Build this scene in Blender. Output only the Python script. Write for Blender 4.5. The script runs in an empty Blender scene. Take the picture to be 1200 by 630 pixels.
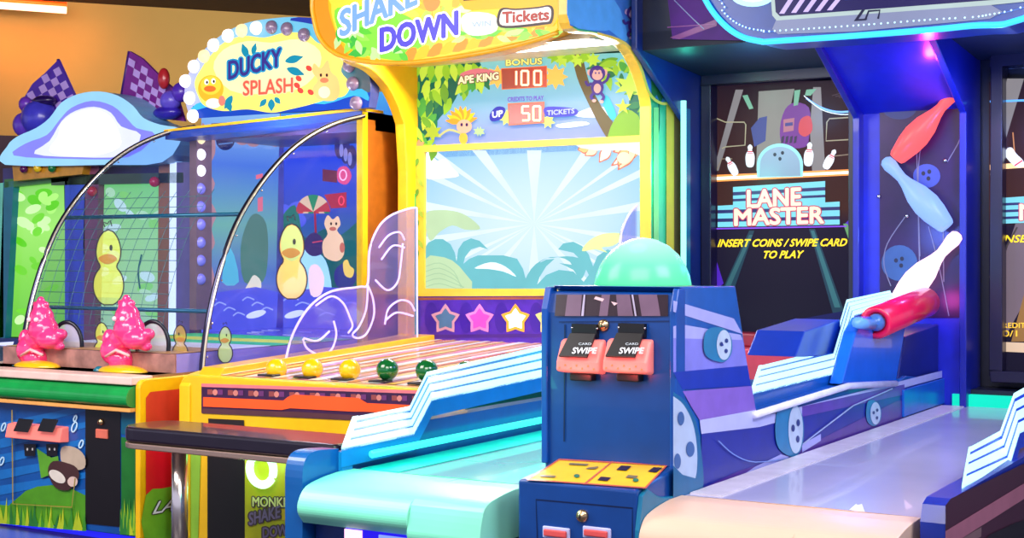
import bpy, bmesh, math, random
from mathutils import Vector, Matrix
random.seed(7)
C = bpy.context.scene
# ------------------------------------------------------------------ camera, world, lights, exposure
FPX, HZ, YAW, EYE = 1673.0, 300.0, math.radians(31.0), 1.2
cam_d = bpy.data.cameras.new('camera'); cam = bpy.data.objects.new('camera', cam_d); C.collection.objects.link(cam)
cam_d.sensor_width = 36; cam_d.lens = 36 * FPX / 1200; cam_d.shift_y = -(315 - HZ) / 1200
cam.location = (0, 0, EYE); cam.rotation_euler = (math.pi / 2, 0, YAW); C.camera = cam
cam_d.clip_end = 100
w = bpy.data.worlds.new('world'); C.world = w; w.use_nodes = True
w.node_tree.nodes['Background'].inputs[0].default_value = (0.62, 0.66, 0.9, 1)
w.node_tree.nodes['Background'].inputs[1].default_value = 0.95
C.view_settings.view_transform = 'Standard'; C.view_settings.look = 'None'
C.view_settings.exposure = 0.15; C.view_settings.gamma = 1; C.view_settings.use_curve_mapping = False


def area(name, loc, size, energy, col, target, sy=None):
    d = bpy.data.lights.new(name, 'AREA'); d.energy = energy; d.color = col
    d.shape = 'RECTANGLE'; d.size = size; d.size_y = sy or size
    o = bpy.data.objects.new(name, d); C.collection.objects.link(o); o.location = loc
    o.rotation_euler = (Vector(target) - Vector(loc)).to_track_quat('-Z', 'Y').to_euler()
    return o


def spot_pt(name, loc, energy, col, r=.03):
    d = bpy.data.lights.new(name, 'POINT'); d.energy = energy; d.color = col; d.shadow_soft_size = r
    o = bpy.data.objects.new(name, d); C.collection.objects.link(o); o.location = loc
    return o


area('front_fill_light', (-1.2, 1.6, 3.1), 2.2, 150, (1, .93, .88), (-2.6, 4.6, .6))  # overhead fill added on the camera side
area('ceiling_row_light', (-4.6, 2.4, 3.1), 2.4, 190, (1, .93, .9), (-4.6, 5.2, .8))
area('ceiling_wall_light', (-6.2, 7.6, 3.15), 1.4, 50, (1, .92, .7), (-8.2, 9.4, 2.2))
spot_pt('lane_end_blue_light', (-1.3, 6.0, 1.75), 9, (.12, .25, 1), .05)
spot_pt('lane_blue_light', (-2.35, 6.0, 1.9), 3, (.1, .45, 1), .05)
spot_pt('pillar_pink_light', (-1.56, 5.93, 1.98), 3.0, (1, .05, .5), .02)
spot_pt('header_teal_light', (-2.66, 5.95, 2.03), .6, (.05, 1, .7), .02)
spot_pt('target_cabinet_light', (-4.75, 5.6, 1.72), 12, (.75, .8, 1), .08)
area('playfield_fill', (-3.5, 5.8, 2.135), 1.1, 38, (1, .93, .85), (-3.5, 4.9, .7), .14)  # fill added under the canopy to brighten the playfield
area('right_lane_fill', (.6, 3.6, 3.1), 1.6, 130, (.86, .88, 1), (-1.5, 4.6, .6))  # added fill, lifts the right lane and the divider side
spot_pt('pin_glow', (-1.62, 6.1, 1.0), .8, (1, .1, .7), .04)
spot_pt('wing_strip_glow', (-2.70, 5.9, 1.6), 3.5, (.1, 1, .75), .05)
spot_pt('pillar_blue_light', (-1.8, 5.6, 1.3), 7, (.1, .2, 1), .05)

# ------------------------------------------------------------------ helpers
SI, CO = math.sin(YAW), math.cos(YAW)


def ray(px, py):
    u = (px - 600) / FPX; v = (HZ - py) / FPX
    return Vector((-SI + u * CO, CO + u * SI, v))


def PP(px, py, p0, n):                       # where the sight line meets the plane (p0, n)
    d = ray(px, py); o = Vector((0, 0, EYE))
    return o + d * ((Vector(p0) - o).dot(n) / d.dot(n))


def PX(px, py, X): return PP(px, py, (X, 0, 0), Vector((1, 0, 0)))
def PY(px, py, Y): return PP(px, py, (0, Y, 0), Vector((0, 1, 0)))
def PZ(px, py, Z): return PP(px, py, (0, 0, Z), Vector((0, 0, 1)))


def lin(c):
    return tuple(((x / 255) / 12.92 if x / 255 <= .04045 else ((x / 255 + .055) / 1.055) ** 2.4) for x in c)


_m = {}


def V(r, g, b, rough=.35, metal=0, noise=.12, scale=14, coat=0):      # painted / vinyl surface
    k = ('v', r, g, b, rough, metal, noise, scale, coat)
    if k in _m: return _m[k]
    m = bpy.data.materials.new('paint_%d_%d_%d' % (r, g, b)); m.use_nodes = True
    nt = m.node_tree; p = nt.nodes['Principled BSDF']; c = lin((r, g, b))
    p.inputs['Roughness'].default_value = rough; p.inputs['Metallic'].default_value = metal
    p.inputs['Coat Weight'].default_value = coat
    if noise:
        tc = nt.nodes.new('ShaderNodeTexCoord'); n = nt.nodes.new('ShaderNodeTexNoise'); n.inputs['Scale'].default_value = scale
        n.inputs['Detail'].default_value = 3
        r_ = nt.nodes.new('ShaderNodeValToRGB')
        r_.color_ramp.elements[0].position = .3; r_.color_ramp.elements[1].position = .7
        r_.color_ramp.elements[0].color = tuple(x * (1 - noise) for x in c) + (1,)
        r_.color_ramp.elements[1].color = tuple(min(1, x * (1 + noise * .6)) for x in c) + (1,)
        nt.links.new(tc.outputs['Object'], n.inputs['Vector']); nt.links.new(n.outputs['Fac'], r_.inputs[0])
        nt.links.new(r_.outputs[0], p.inputs['Base Color'])
    else:
        p.inputs['Base Color'].default_value = c + (1,)
    _m[k] = m
    return m


def G(r, g, b, s=.8, base=.25):                                       # something lit from inside
    k = ('g', r, g, b, s, base)
    if k in _m: return _m[k]
    m = bpy.data.materials.new('lit_%d_%d_%d' % (r, g, b)); m.use_nodes = True
    nt = m.node_tree; p = nt.nodes['Principled BSDF']; c = lin((r, g, b))
    p.inputs['Base Color'].default_value = tuple(x * base for x in c) + (1,)
    p.inputs['Roughness'].default_value = .3; p.inputs['Specular IOR Level'].default_value = .25
    n = nt.nodes.new('ShaderNodeTexNoise'); n.inputs['Scale'].default_value = 5
    tc = nt.nodes.new('ShaderNodeTexCoord'); nt.links.new(tc.outputs['Object'], n.inputs['Vector'])
    mr = nt.nodes.new('ShaderNodeMapRange'); mr.inputs['To Min'].default_value = s * .85; mr.inputs['To Max'].default_value = s * 1.15
    nt.links.new(n.outputs['Fac'], mr.inputs['Value'])
    p.inputs['Emission Color'].default_value = c + (1,); nt.links.new(mr.outputs[0], p.inputs['Emission Strength'])
    _m[k] = m
    return m


def GR(name, stops, axis='Z', s=.85, radial=False, base=.1, spec=.25):             # picture on a lit screen: colours run along one axis of it
    k = ('gr', name)
    if k in _m: return _m[k]
    m = bpy.data.materials.new(name); m.use_nodes = True
    nt = m.node_tree; p = nt.nodes['Principled BSDF']
    tc = nt.nodes.new('ShaderNodeTexCoord'); sx = nt.nodes.new('ShaderNodeSeparateXYZ')
    nt.links.new(tc.outputs['Generated'], sx.inputs[0])
    r = nt.nodes.new('ShaderNodeValToRGB')
    while len(r.color_ramp.elements) < len(stops): r.color_ramp.elements.new(.5)
    for e, (pos, col) in zip(r.color_ramp.elements, stops): e.position = pos; e.color = lin(col) + (1,)
    if radial:
        vm = nt.nodes.new('ShaderNodeVectorMath'); vm.operation = 'DISTANCE'; vm.inputs[1].default_value = radial
        nt.links.new(tc.outputs['Generated'], vm.inputs[0]); nt.links.new(vm.outputs['Value'], r.inputs[0])
    else:
        nt.links.new(sx.outputs[axis], r.inputs[0])
    p.inputs['Base Color'].default_value = (base, base, base, 1); p.inputs['Roughness'].default_value = .25
    p.inputs['Specular IOR Level'].default_value = spec
    nt.links.new(r.outputs[0], p.inputs['Emission Color']); p.inputs['Emission Strength'].default_value = s
    _m[k] = m
    return m


def CLEAR(name, tint, gloss=.08, white=0, wcol=(200, 190, 255)):     # clear acrylic
    k = ('c', name)
    if k in _m: return _m[k]
    m = bpy.data.materials.new(name); m.use_nodes = True
    nt = m.node_tree; nt.nodes.remove(nt.nodes['Principled BSDF']); out = nt.nodes['Material Output']
    t = nt.nodes.new('ShaderNodeBsdfTransparent'); t.inputs[0].default_value = lin(tint) + (1,)
    g = nt.nodes.new('ShaderNodeBsdfGlossy'); g.inputs['Roughness'].default_value = .06
    mx = nt.nodes.new('ShaderNodeMixShader'); mx.inputs[0].default_value = gloss
    nt.links.new(t.outputs[0], mx.inputs[1]); nt.links.new(g.outputs[0], mx.inputs[2])
    d = nt.nodes.new('ShaderNodeBsdfDiffuse'); d.inputs[0].default_value = lin(wcol) + (1,)
    m2 = nt.nodes.new('ShaderNodeMixShader'); m2.inputs[0].default_value = white
    nt.links.new(mx.outputs[0], m2.inputs[1]); nt.links.new(d.outputs[0], m2.inputs[2])
    nt.links.new(m2.outputs[0], out.inputs[0])
    _m[k] = m
    return m


def sm(pts, n=5, closed=True):               # Catmull-Rom rounding of an outline
    N = len(pts); out = []
    rng = range(N) if closed else range(N - 1)
    for i in rng:
        if closed: p0, p1, p2, p3 = pts[i - 1], pts[i], pts[(i + 1) % N], pts[(i + 2) % N]
        else: p0, p1, p2, p3 = pts[max(0, i - 1)], pts[i], pts[i + 1], pts[min(N - 1, i + 2)]
        for k in range(n):
            t = k / n
            out.append(tuple(.5 * ((2 * b) + (c - a) * t + (2 * a - 5 * b + 4 * c - d) * t * t + (3 * b - a - 3 * c + d) * t ** 3)
                             for a, b, c, d in zip(p0, p1, p2, p3)))
    if not closed: out.append(tuple(pts[-1]))
    return out


def el(cx, cy, rx, ry, rot=0, n=24, a0=0, a1=360):
    r = math.radians(rot); o = []
    m = n if a1 - a0 >= 360 else n + 1
    for i in range(m):
        a = math.radians(a0 + (a1 - a0) * i / n); x, y = rx * math.cos(a), ry * math.sin(a)
        o.append((cx + x * math.cos(r) - y * math.sin(r), cy + x * math.sin(r) + y * math.cos(r)))
    return o


class B:
    def __init__(s): s.v = []; s.f = []; s.m = []; s.mats = []; s.sm = []

    def mi(s, m):
        if m not in s.mats: s.mats.append(m)
        return s.mats.index(m)

    def face(s, pts, m, smooth=False):
        i = len(s.v); s.v += [Vector(p) for p in pts]; s.f.append(list(range(i, i + len(pts)))); s.m.append(s.mi(m)); s.sm.append(smooth)

    def mesh(s, vs, fs, m, smooth=True):
        i = len(s.v); s.v += [Vector(p) for p in vs]; k = s.mi(m)
        for f in fs: s.f.append([i + j for j in f]); s.m.append(k); s.sm.append(smooth)

    def box(s, x0, x1, y0, y1, z0, z1, m):
        vs = [(x, y, z) for x in (x0, x1) for y in (y0, y1) for z in (z0, z1)]
        s.mesh(vs, [(0, 1, 3, 2), (4, 6, 7, 5), (0, 4, 5, 1), (2, 3, 7, 6), (0, 2, 6, 4), (1, 5, 7, 3)], m, False); return s

    def prism(s, pts, off, m, mside=None):
        n = len(pts); off = Vector(off); a = [Vector(p) for p in pts]; b = [p + off for p in a]
        s.mesh(a, [tuple(range(n))], m, False); s.mesh(b, [tuple(range(n - 1, -1, -1))], m, False)
        s.mesh(a + b, [(i, i + n, (i + 1) % n + n, (i + 1) % n) for i in range(n)], mside or m, False); return s

    def profX(s, yz, x0, x1, m, mside=None): return s.prism([(x1, y, z) for y, z in yz], (x0 - x1, 0, 0), m, mside)

    def tube(s, path, r, m, k=8, closed=False, caps=True):
        P = [Vector(p) for p in path]; n = len(P); vs = []
        for i in range(n):
            t = (P[(i + 1) % n] - P[i - 1]) if closed else (P[min(i + 1, n - 1)] - P[max(i - 1, 0)])
            t.normalize(); a = Vector((0, 0, 1)) if abs(t.z) < .9 else Vector((1, 0, 0))
            u = t.cross(a).normalized(); w_ = t.cross(u); rr = r[i] if isinstance(r, (list, tuple)) else r
            for j in range(k):
                q = 2 * math.pi * j / k; vs.append(P[i] + rr * (math.cos(q) * u + math.sin(q) * w_))
        fs = []
        for i in range(n if closed else n - 1):
            for j in range(k):
                a, b = i * k + j, i * k + (j + 1) % k; c, d = ((i + 1) % n) * k + (j + 1) % k, ((i + 1) % n) * k + j
                fs.append((a, b, c, d))
        if not closed and caps: fs += [tuple(range(k - 1, -1, -1)), tuple(range((n - 1) * k, n * k))]
        s.mesh(vs, fs, m); return s

    def lathe(s, prof, org, axis, m, k=24):
        ax = Vector(axis).normalized(); a = Vector((0, 0, 1)) if abs(ax.z) < .9 else Vector((1, 0, 0))
        u = ax.cross(a).normalized(); w_ = ax.cross(u); o = Vector(org); vs = []; fs = []
        for r, h in prof:
            for j in range(k):
                q = 2 * math.pi * j / k; vs.append(o + ax * h + max(r, .0001) * (math.cos(q) * u + math.sin(q) * w_))
        for i in range(len(prof) - 1):
            for j in range(k): fs.append((i * k + j, i * k + (j + 1) % k, (i + 1) * k + (j + 1) % k, (i + 1) * k + j))
        fs += [tuple(range(k)), tuple(range((len(prof) - 1) * k, len(prof) * k))]
        s.mesh(vs, fs, m); return s

    def ball(s, c, r, m, sc=(1, 1, 1), k=20, rot=None):
        vs = []; fs = []; h = k // 2
        for i in range(h + 1):
            t = math.pi * i / h
            for j in range(k):
                q = 2 * math.pi * j / k
                p = Vector((r * sc[0] * math.sin(t) * math.cos(q), r * sc[1] * math.sin(t) * math.sin(q), r * sc[2] * math.cos(t)))
                if rot: p = rot @ p
                vs.append(Vector(c) + p)
        for i in range(h):
            for j in range(k): fs.append((i * k + j, i * k + (j + 1) % k, (i + 1) * k + (j + 1) % k, (i + 1) * k + j))
        s.mesh(vs, fs, m); return s

    def build(s, name, parent=None, bevel=0, loc=None, merge=True, **kw):
        off = Vector(loc) if loc is not None else (parent_world(parent) if parent else Vector((0, 0, 0)))
        me = bpy.data.meshes.new(name); me.from_pydata([v - off for v in s.v], [], s.f); me.update()
        for i, p in enumerate(me.polygons): p.material_index = s.m[i]; p.use_smooth = s.sm[i]
        for m in s.mats: me.materials.append(m)
        if merge:
            bm = bmesh.new(); bm.from_mesh(me); bmesh.ops.remove_doubles(bm, verts=bm.verts, dist=1e-5)
            bmesh.ops.recalc_face_normals(bm, faces=bm.faces); bm.to_mesh(me); bm.free()
        o = bpy.data.objects.new(name, me); C.collection.objects.link(o)
        if parent: o.parent = parent
        if loc is not None: o.location = off - (parent_world(parent) if parent else Vector((0, 0, 0)))
        if bevel:
            b = o.modifiers.new('bevel', 'BEVEL'); b.width = bevel; b.segments = 3; b.limit_method = 'ANGLE'; b.angle_limit = math.radians(50)
        for k_, v_ in kw.items(): o[k_] = v_
        return o


def parent_world(o):
    p = Vector((0, 0, 0))
    while o: p += o.location; o = o.parent
    return p


def thing(name, label, cat, loc, group=None):
    o = bpy.data.objects.new(name, None); C.collection.objects.link(o); o.location = loc; o.empty_display_size = .1
    o['label'] = label; o['category'] = cat
    if group: o['group'] = group
    return o


_t = {}


def glyphs(s, bold=0.0):
    if (s, bold) in _t: return _t[(s, bold)]
    cu = bpy.data.curves.new('lettering', 'FONT'); cu.body = s; cu.size = 1; cu.offset = bold; cu.resolution_u = 3
    o = bpy.data.objects.new('lettering', cu); C.collection.objects.link(o)
    dg = bpy.context.evaluated_depsgraph_get(); dg.update(); me = o.evaluated_get(dg).to_mesh()
    vs = [(v.co.x, v.co.y) for v in me.vertices]; fs = [tuple(p.vertices) for p in me.polygons]
    o.evaluated_get(dg).to_mesh_clear(); bpy.data.objects.remove(o); bpy.data.curves.remove(cu)
    _t[(s, bold)] = (vs, fs); return vs, fs


class Art(B):                                 # flat printed artwork on a plane, thin layers of ink
    def __init__(s, p0, n, step=.0012): super().__init__(); s.p0 = Vector(p0); s.n = Vector(n).normalized(); s.step = step; s.cnt = 0; s.xmin = -999

    def q(s, px, py, L): return PP(max(px, s.xmin), py, s.p0 + s.n * s.step * L, s.n)

    def poly(s, pts, m, L=1, smooth=0):
        if smooth: pts = sm(pts, smooth)
        s.cnt += 1; L += s.cnt * .01
        bm = bmesh.new(); vs = [bm.verts.new(s.q(x, y, L)) for x, y in pts]
        es = [bm.edges.new((vs[i], vs[(i + 1) % len(vs)])) for i in range(len(vs))]
        bmesh.ops.triangle_fill(bm, edges=es, use_beauty=True)
        bm.verts.index_update()
        s.mesh([v.co.copy() for v in bm.verts], [[v.index for v in f.verts] for f in bm.faces], m, False); bm.free(); return s

    def line(s, pts, wd, m, L=1, closed=False):
        n = len(pts); ns = []; s.cnt += 1; L += s.cnt * .01
        for i in range(n):
            a = pts[i - 1] if (i > 0 or closed) else pts[i]; b = pts[(i + 1) % n] if (i < n - 1 or closed) else pts[i]
            dx, dy = b[0] - a[0], b[1] - a[1]; l = math.hypot(dx, dy) or 1; ns.append((-dy / l, dx / l))
        for i in range(n if closed else n - 1):
            j = (i + 1) % n; h = wd / 2
            s.face([s.q(pts[i][0] + ns[i][0] * h, pts[i][1] + ns[i][1] * h, L), s.q(pts[j][0] + ns[j][0] * h, pts[j][1] + ns[j][1] * h, L),
                    s.q(pts[j][0] - ns[j][0] * h, pts[j][1] - ns[j][1] * h, L), s.q(pts[i][0] - ns[i][0] * h, pts[i][1] - ns[i][1] * h, L)], m)
        return s

    def text(s, t, x0, y0, x1, y1, h, m, L=3, bold=.0, slant=0, outline=None, ow=.05, arc=0):
        base, _ = glyphs(t, 0.0)
        a0, a1 = min(v[0] for v in base), max(v[0] for v in base); b0, b1 = min(v[1] for v in base), max(v[1] for v in base)
        vs, fs = base, _; s.cnt += 1; L += s.cnt * .01
        for rad, mm, LL in (([((bold + ow) * h, outline, L)] if outline else []) + [(bold * h, m, L + (1 if outline else 0))]):
            nk = 0 if rad < .05 else (8 if rad < 1.2 else 12)
            for kk in range(-1, nk):
                ox = rad * math.cos(kk * math.tau / max(nk, 1)) if kk >= 0 else 0; oy = rad * math.sin(kk * math.tau / max(nk, 1)) if kk >= 0 else 0
                out = []
                for x, y in vs:
                    a = (x - a0) / (a1 - a0); b = (y - b0) / (b1 - b0)
                    out.append(s.q(x0 + (x1 - x0) * a + slant * h * b + ox, y0 + (y1 - y0) * a - h * b - arc * 4 * a * (1 - a) + oy, LL + .03 * (kk + 1)))
                s.mesh(out, fs, mm, False)
        return s

    def leaf(s, x, y, ang, ln, wd, m, L=2, rib=None):
        a = math.radians(ang); ca, sa = math.cos(a), -math.sin(a)
        pts = [(0, 0), (.25, .42), (.55, .5), (.8, .25), (1, 0), (.8, -.25), (.55, -.5), (.25, -.42)]
        s.poly([(x + ca * p * ln - sa * q * wd, y + sa * p * ln + ca * q * wd) for p, q in pts], m, L, 3)
        if rib: s.line([(x, y), (x + ca * ln * .9, y + sa * ln * .9)], 1, rib, L + .5)
        return s

    def star(s, cx, cy, r, ri, m, L=2, n=5, rot=-90, sx=1):
        s.poly([(cx + sx * (r if i % 2 == 0 else ri) * math.cos(math.radians(rot + i * 180 / n)),
                 cy + (r if i % 2 == 0 else ri) * math.sin(math.radians(rot + i * 180 / n))) for i in range(2 * n)], m, L)
        return s


XN, YN, ZN = (1, 0, 0), (0, -1, 0), (0, 0, 1)
CHROME = V(190, 185, 190, .12, 1, 0)
BLACK = V(14, 12, 18, .4, 0, .1)
NAVY = V(8, 62, 138, .3, 0, .1, coat=.3)
BLUE = V(12, 88, 178, .28, 0, .1, coat=.3)
YEL = V(250, 190, 12, .3, 0, .08, coat=.3)


# ------------------------------------------------------------------ the room
K = dict(kind='structure')
B().box(-14, 6, -3, 22, -.05, 0, V(38, 26, 52, .35, 0, .35, 6)).build('floor', **K)
B().box(-14, 6, -3, 22, 3.3, 3.4, V(62, 38, 40, .8)).build('ceiling', **K)
W0 = Vector((-8.88, 8.66, 0)); WD = Vector((.618, .786, 0)).normalized(); WN = Vector((.786, -.618, 0)).normalized()
a, b = W0 - WD * 6, W0 + WD * 16
B().prism([a, b, b + Vector((0, 0, 3.3)), a + Vector((0, 0, 3.3))], -WN * .12, V(214, 172, 92, .75, 0, .06, 2)).build('wall_back', **K)
a2, b2 = a + WN * .001, b + WN * .001
B().prism([a2, b2, b2 + Vector((0, 0, 2.18)), a2 + Vector((0, 0, 2.18))], WN * .03, V(58, 34, 62, .6)).build('trim_1', **K)
n = B(); p0 = PP(-60, 2, W0 + WN * .4, WN); p1 = PP(78, 12, W0 + WN * .4, WN)
n.tube([p0, p1], .028, G(255, 190, 150, 3.2), 10); o = n.build('neon_tube', loc=(p0 + p1) / 2)
o['label'] = 'glowing orange-pink strip light below the dark ceiling above the orange wall'; o['category'] = 'strip light'
c = B(); c.tube([p0 + Vector((0, 0, .045)), p1 + Vector((0, 0, .045))], .02, V(255, 90, 30)); c.build('mounting_rail', o)
area('neon_glow', tuple((p0 + p1) / 2 + WN * .1), 1.2, 7, (1, .3, .04), tuple((p0 + p1) / 2 - WN * .5 + Vector((0, 0, -.4))), .1)

# ------------------------------------------------------------------ bowling cabinet (screens, pillar, wings, lit header)
LY = 6.5
cab = thing('bowling_cabinet', 'tall dark blue bowling game cabinet with lit curved header over two upright screens', 'arcade cabinet', (-1.7, 6.7, 0))
DK = V(10, 16, 44, .4, 0, .15)
BL2 = V(12, 30, 150, .35, 0, .08, coat=.3)
B().box(-2.82, -.3, 6.56, 6.9, 0, 2.75, DK).build('cabinet_body', cab)
# screens with bezels
SCR_BG = GR('bowling_screen_picture', [(0, (18, 14, 40)), (.3, (22, 14, 42)), (.5, (30, 18, 48)), (.56, (70, 36, 30)), (.8, (58, 26, 30)), (1, (36, 18, 34))], 'Z', .9, base=.01, spec=.05)


def screen_bezel(x0, x1):
    f = B(); z0, z1 = .70, 2.03; y0, y1 = 6.42, 6.54; t = .05
    m = V(26, 22, 52, .3, 0, .1)
    f.box(x0 - t, x0, y0, y1, z0, z1, m); f.box(x1, x1 + t, y0, y1, z0, z1, m); f.box(x0 - t, x1 + t, y0, y1, z1, z1 + t, m); f.box(x0 - t, x1 + t, y0, y1, z0 - t, z0, m)
    return f.build('screen_bezel', cab, .004)


screen_bezel(-2.735, -2.055); screen_bezel(-1.37, -.60)


def bowl_screen(px0, px1, full):
    s = Art((0, LY, 0), YN)
    s.poly([(px0, 96), (px1, 94), (px1, 440), (px0, 440)], SCR_BG, 0)
    beam = G(150, 145, 150, .75, .02); dbeam = G(34, 70, 92, .55); gr = G(120, 180, 150, .8)
    L = lambda x: x
    if full:
        s.poly([(862, 105), (871, 105), (842, 200), (836, 200)], beam, 1)
        s.poly([(889, 107), (931, 104), (917, 168), (900, 200), (886, 200)], G(150, 150, 146, .75, .02), 1)
        s.poly([(953, 102), (962, 102), (967, 200), (952, 205), (949, 150)], beam, 1)
        for q in ([(870, 112), (876, 111), (883, 127), (878, 128)], [(931, 106), (938, 105), (935, 123), (930, 124)], [(945, 105), (957, 104), (950, 112), (943, 112)]): s.poly(q, gr, 2)
        for q in ([(890, 138), (899, 136), (897, 165), (884, 172), (880, 150)],): s.poly(q, G(52, 70, 150, .6), 1)
        s.poly([(920, 128), (932, 120), (948, 126), (949, 150), (944, 172), (918, 170), (914, 150)], G(112, 32, 140, .8), 1, 3)
        s.poly([(938, 140), (949, 136), (952, 152), (944, 160), (936, 155)], G(210, 60, 70, .8), 2, 3)
        s.poly([(918, 140), (931, 138), (930, 153), (918, 155)], G(180, 110, 130, .8), 2); s.poly([(920, 144), (929, 143), (929, 147), (920, 148)], G(60, 60, 140, .7), 3)
        for i in range(4): s.poly([(916 + i * 5, 160), (919 + i * 5, 159), (918 + i * 5, 167), (915 + i * 5, 168)], G(40, 20, 70, .6), 3)
        s.line(sm([(945, 115), (960, 125), (980, 131), (1003, 130)], 4, False), 2.4, G(110, 170, 255, 1.3), 2)
        s.line(sm([(942, 112), (962, 128), (985, 134), (1003, 133)], 4, False), 1, G(230, 245, 255, 1.2), 3)
        for pl in ([(838, 138), (850, 143), (872, 143), (874, 146), (873, 170), (850, 172), (846, 174)], [(1003, 137), (972, 139), (969, 143), (968, 165), (1003, 163)]): s.line(pl, 1.4, G(170, 160, 130, .8), 2)
        s.line([(836, 207), (846, 186), (858, 186)], 1.2, G(150, 130, 110, .7), 2); s.line([(1003, 180), (975, 183), (968, 186)], 1.2, G(150, 130, 110, .7), 2)
        for i in range(5): s.line([(975 + i * 4, 112 + i), (1003, 104 + i * 5)], .8, G(80, 50, 60, .7), 1)
        # glowing bar of light
        s.poly([(834, 205), (1003, 198), (1003, 205), (834, 213)], G(255, 150, 70, 1.1), 3); s.poly([(834, 207.5), (1003, 200), (1003, 203), (834, 211)], G(255, 240, 215, 1.6), 4)
        # pins and ball
        for (x, y, r, h) in ((879, 182, 0, 1), (857, 194, -28, .9), (948, 180, 5, 1.05), (973, 186, 28, .95)):
            R_ = math.radians(r)
            prof = [(-3.6, 13), (-5.4, 4), (-4.6, -2), (-2.3, -6), (-2.9, -10), (0, -13), (2.9, -10), (2.3, -6), (4.6, -2), (5.4, 4), (3.6, 13)]
            tr = lambda a, b: (x + h * (a * math.cos(R_) - b * math.sin(R_)), y + h * (a * math.sin(R_) + b * math.cos(R_)))
            s.poly([tr(a, b) for a, b in prof], G(226, 232, 240, 1.0), 5, 3)
            s.line([tr(-3, -4.4), tr(3, -4.4)], 1.4, G(220, 60, 80, .9), 6); s.line([tr(-3.4, -2.2), tr(3.4, -2.2)], .8, G(220, 60, 80, .9), 6)
        s.poly(el(914, 193, 27, 25, 0, 32, 180, 360) + [(941, 207), (887, 208)], G(150, 222, 226, .9), 7)
        s.poly(el(914, 194, 23.5, 22, 0, 32, 180, 360) + [(938, 206), (890, 207)], GR('ball_blue', [(0, (60, 90, 100)), (.4, (50, 70, 92)), (.8, (140, 180, 215)), (1, (110, 150, 190))], 'Z', .9), 8)
        for x, y in ((908, 181), (917, 179), (914, 186)): s.poly(el(x, y, 1.9, 2.2), G(24, 34, 60, .8), 9)
        # stepped title block
        st = G(120, 205, 220, .95); sd = G(48, 50, 110, .8)
        s.poly([(859, 219), (967, 212), (967, 237), (984, 236), (984, 263), (841, 266), (841, 241), (859, 240)], st, 6)
        for q in ([(859, 225), (967, 219), (967, 223), (859, 229)], [(859, 233), (967, 228), (967, 231), (859, 236)], [(841, 246), (984, 242), (984, 246), (841, 250)], [(841, 256), (984, 253), (984, 257), (841, 260)]): s.poly(q, sd, 7)
        s.line([(832, 268), (992, 265)], 1.6, G(130, 70, 220, 1), 6)
        tx, ol = G(255, 214, 190, 1.05), G(190, 50, 90, .9)
        s.text('LANE', 876, 243, 938, 240, 20, tx, 8, .05, 0, ol, .06); s.text('MASTER', 861, 264, 965, 261, 19, tx, 10, .05, 0, ol, .06)
        yt = G(255, 214, 40, 1.1)
        s.text('INSERT COINS / SWIPE CARD', 841, 289, 991, 288, 8.5, yt, 6, .045, .35); s.text('TO PLAY', 893, 302.5, 939, 302, 8.5, yt, 6, .045, .35)
        # lane of light below
        for q in ([(878, 270), (884, 270), (846, 380), (828, 380)], [(948, 268), (955, 268), (1000, 395), (984, 395)]): s.poly(q, dbeam, 1)
        s.poly([(878, 275), (882, 275), (856, 335), (850, 335)], G(60, 110, 120, .6), 2); s.poly([(950, 270), (954, 270), (985, 360), (978, 360)], G(60, 120, 130, .6), 2)
        for q in ([(836, 262), (840, 270), (838, 300), (848, 332), (832, 345)], [(1003, 250), (990, 262), (1003, 285)]): s.poly(q, G(84, 40, 190, .8), 2)
        s.poly([(988, 262), (993, 262), (1003, 290), (1000, 296)], G(110, 170, 110, .7), 3)
        s.poly([(880, 390), (930, 375), (1000, 362), (1003, 440), (860, 440)], G(24, 20, 96, .6), 1)
    else:
        sx = 325
        s.poly([(1180, 92), (1200, 92), (1166, 205), (1160, 205)], beam, 1); s.line([(1160, 119), (1215, 117)], 2.4, G(90, 170, 255, 1.2), 2)
        s.poly([(1160, 193), (1402, 176), (1402, 183), (1160, 199)], G(255, 200, 140, 1.3), 3)
        s.poly(sm([(1180, 174), (1186, 173), (1191, 180), (1199, 188), (1200, 195), (1192, 196), (1184, 190), (1178, 182)], 3), G(226, 232, 240, 1), 5)
        s.line([(1189, 194), (1198, 188)], 1.6, G(220, 60, 80, .9), 6); s.line([(1187, 155), (1189, 180)], 1.4, G(200, 130, 70, .9), 2)
        s.poly([(1171, 232), (1345, 220), (1345, 256), (1171, 262)], G(120, 205, 220, .95), 6)
        for y in (238, 246, 254): s.poly([(1171, y), (1195, y - 1), (1195, y + 2), (1171, y + 3)], G(48, 50, 110, .8), 7)
        s.text('LANE', 1212, 236, 1288, 232, 20, G(255, 214, 190, 1.05), 8, .03, 0, G(190, 50, 90, .9), .05); s.text('MASTER', 1195, 258, 1318, 252, 19, G(255, 214, 190, 1.05), 8, .03, 0, G(190, 50, 90, .9), .05)
        s.text('INSERT COINS / SWIPE CARD', 1173, 284, 1366, 282, 8.5, G(255, 214, 40, 1.1), 6, .03, .35)
        s.poly([(1190, 262), (1230, 255), (1230, 300), (1175, 400), (1160, 400), (1160, 350)], G(116, 100, 110, .8), 1)
        s.poly([(1215, 290), (1230, 285), (1230, 400), (1185, 400)], G(150, 110, 60, .8), 1)
        s.line([(1160, 325), (1192, 266)], 2, G(70, 60, 60, .8), 3)
        s.text('CREDITS', 1168, 384, 1206, 384, 6, G(255, 200, 60, 1), 6, .02); s.text('0/1', 1176, 394, 1192, 394, 7, G(255, 200, 60, 1), 6, .02)
        s.poly([(1160, 400), (1402, 408), (1402, 422), (1160, 411)], G(220, 190, 160, .9), 3)
    return s.build('bowling_screen', cab)


bowl_screen(833, 1004, True)
bowl_screen(1159, 1402, False)
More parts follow.
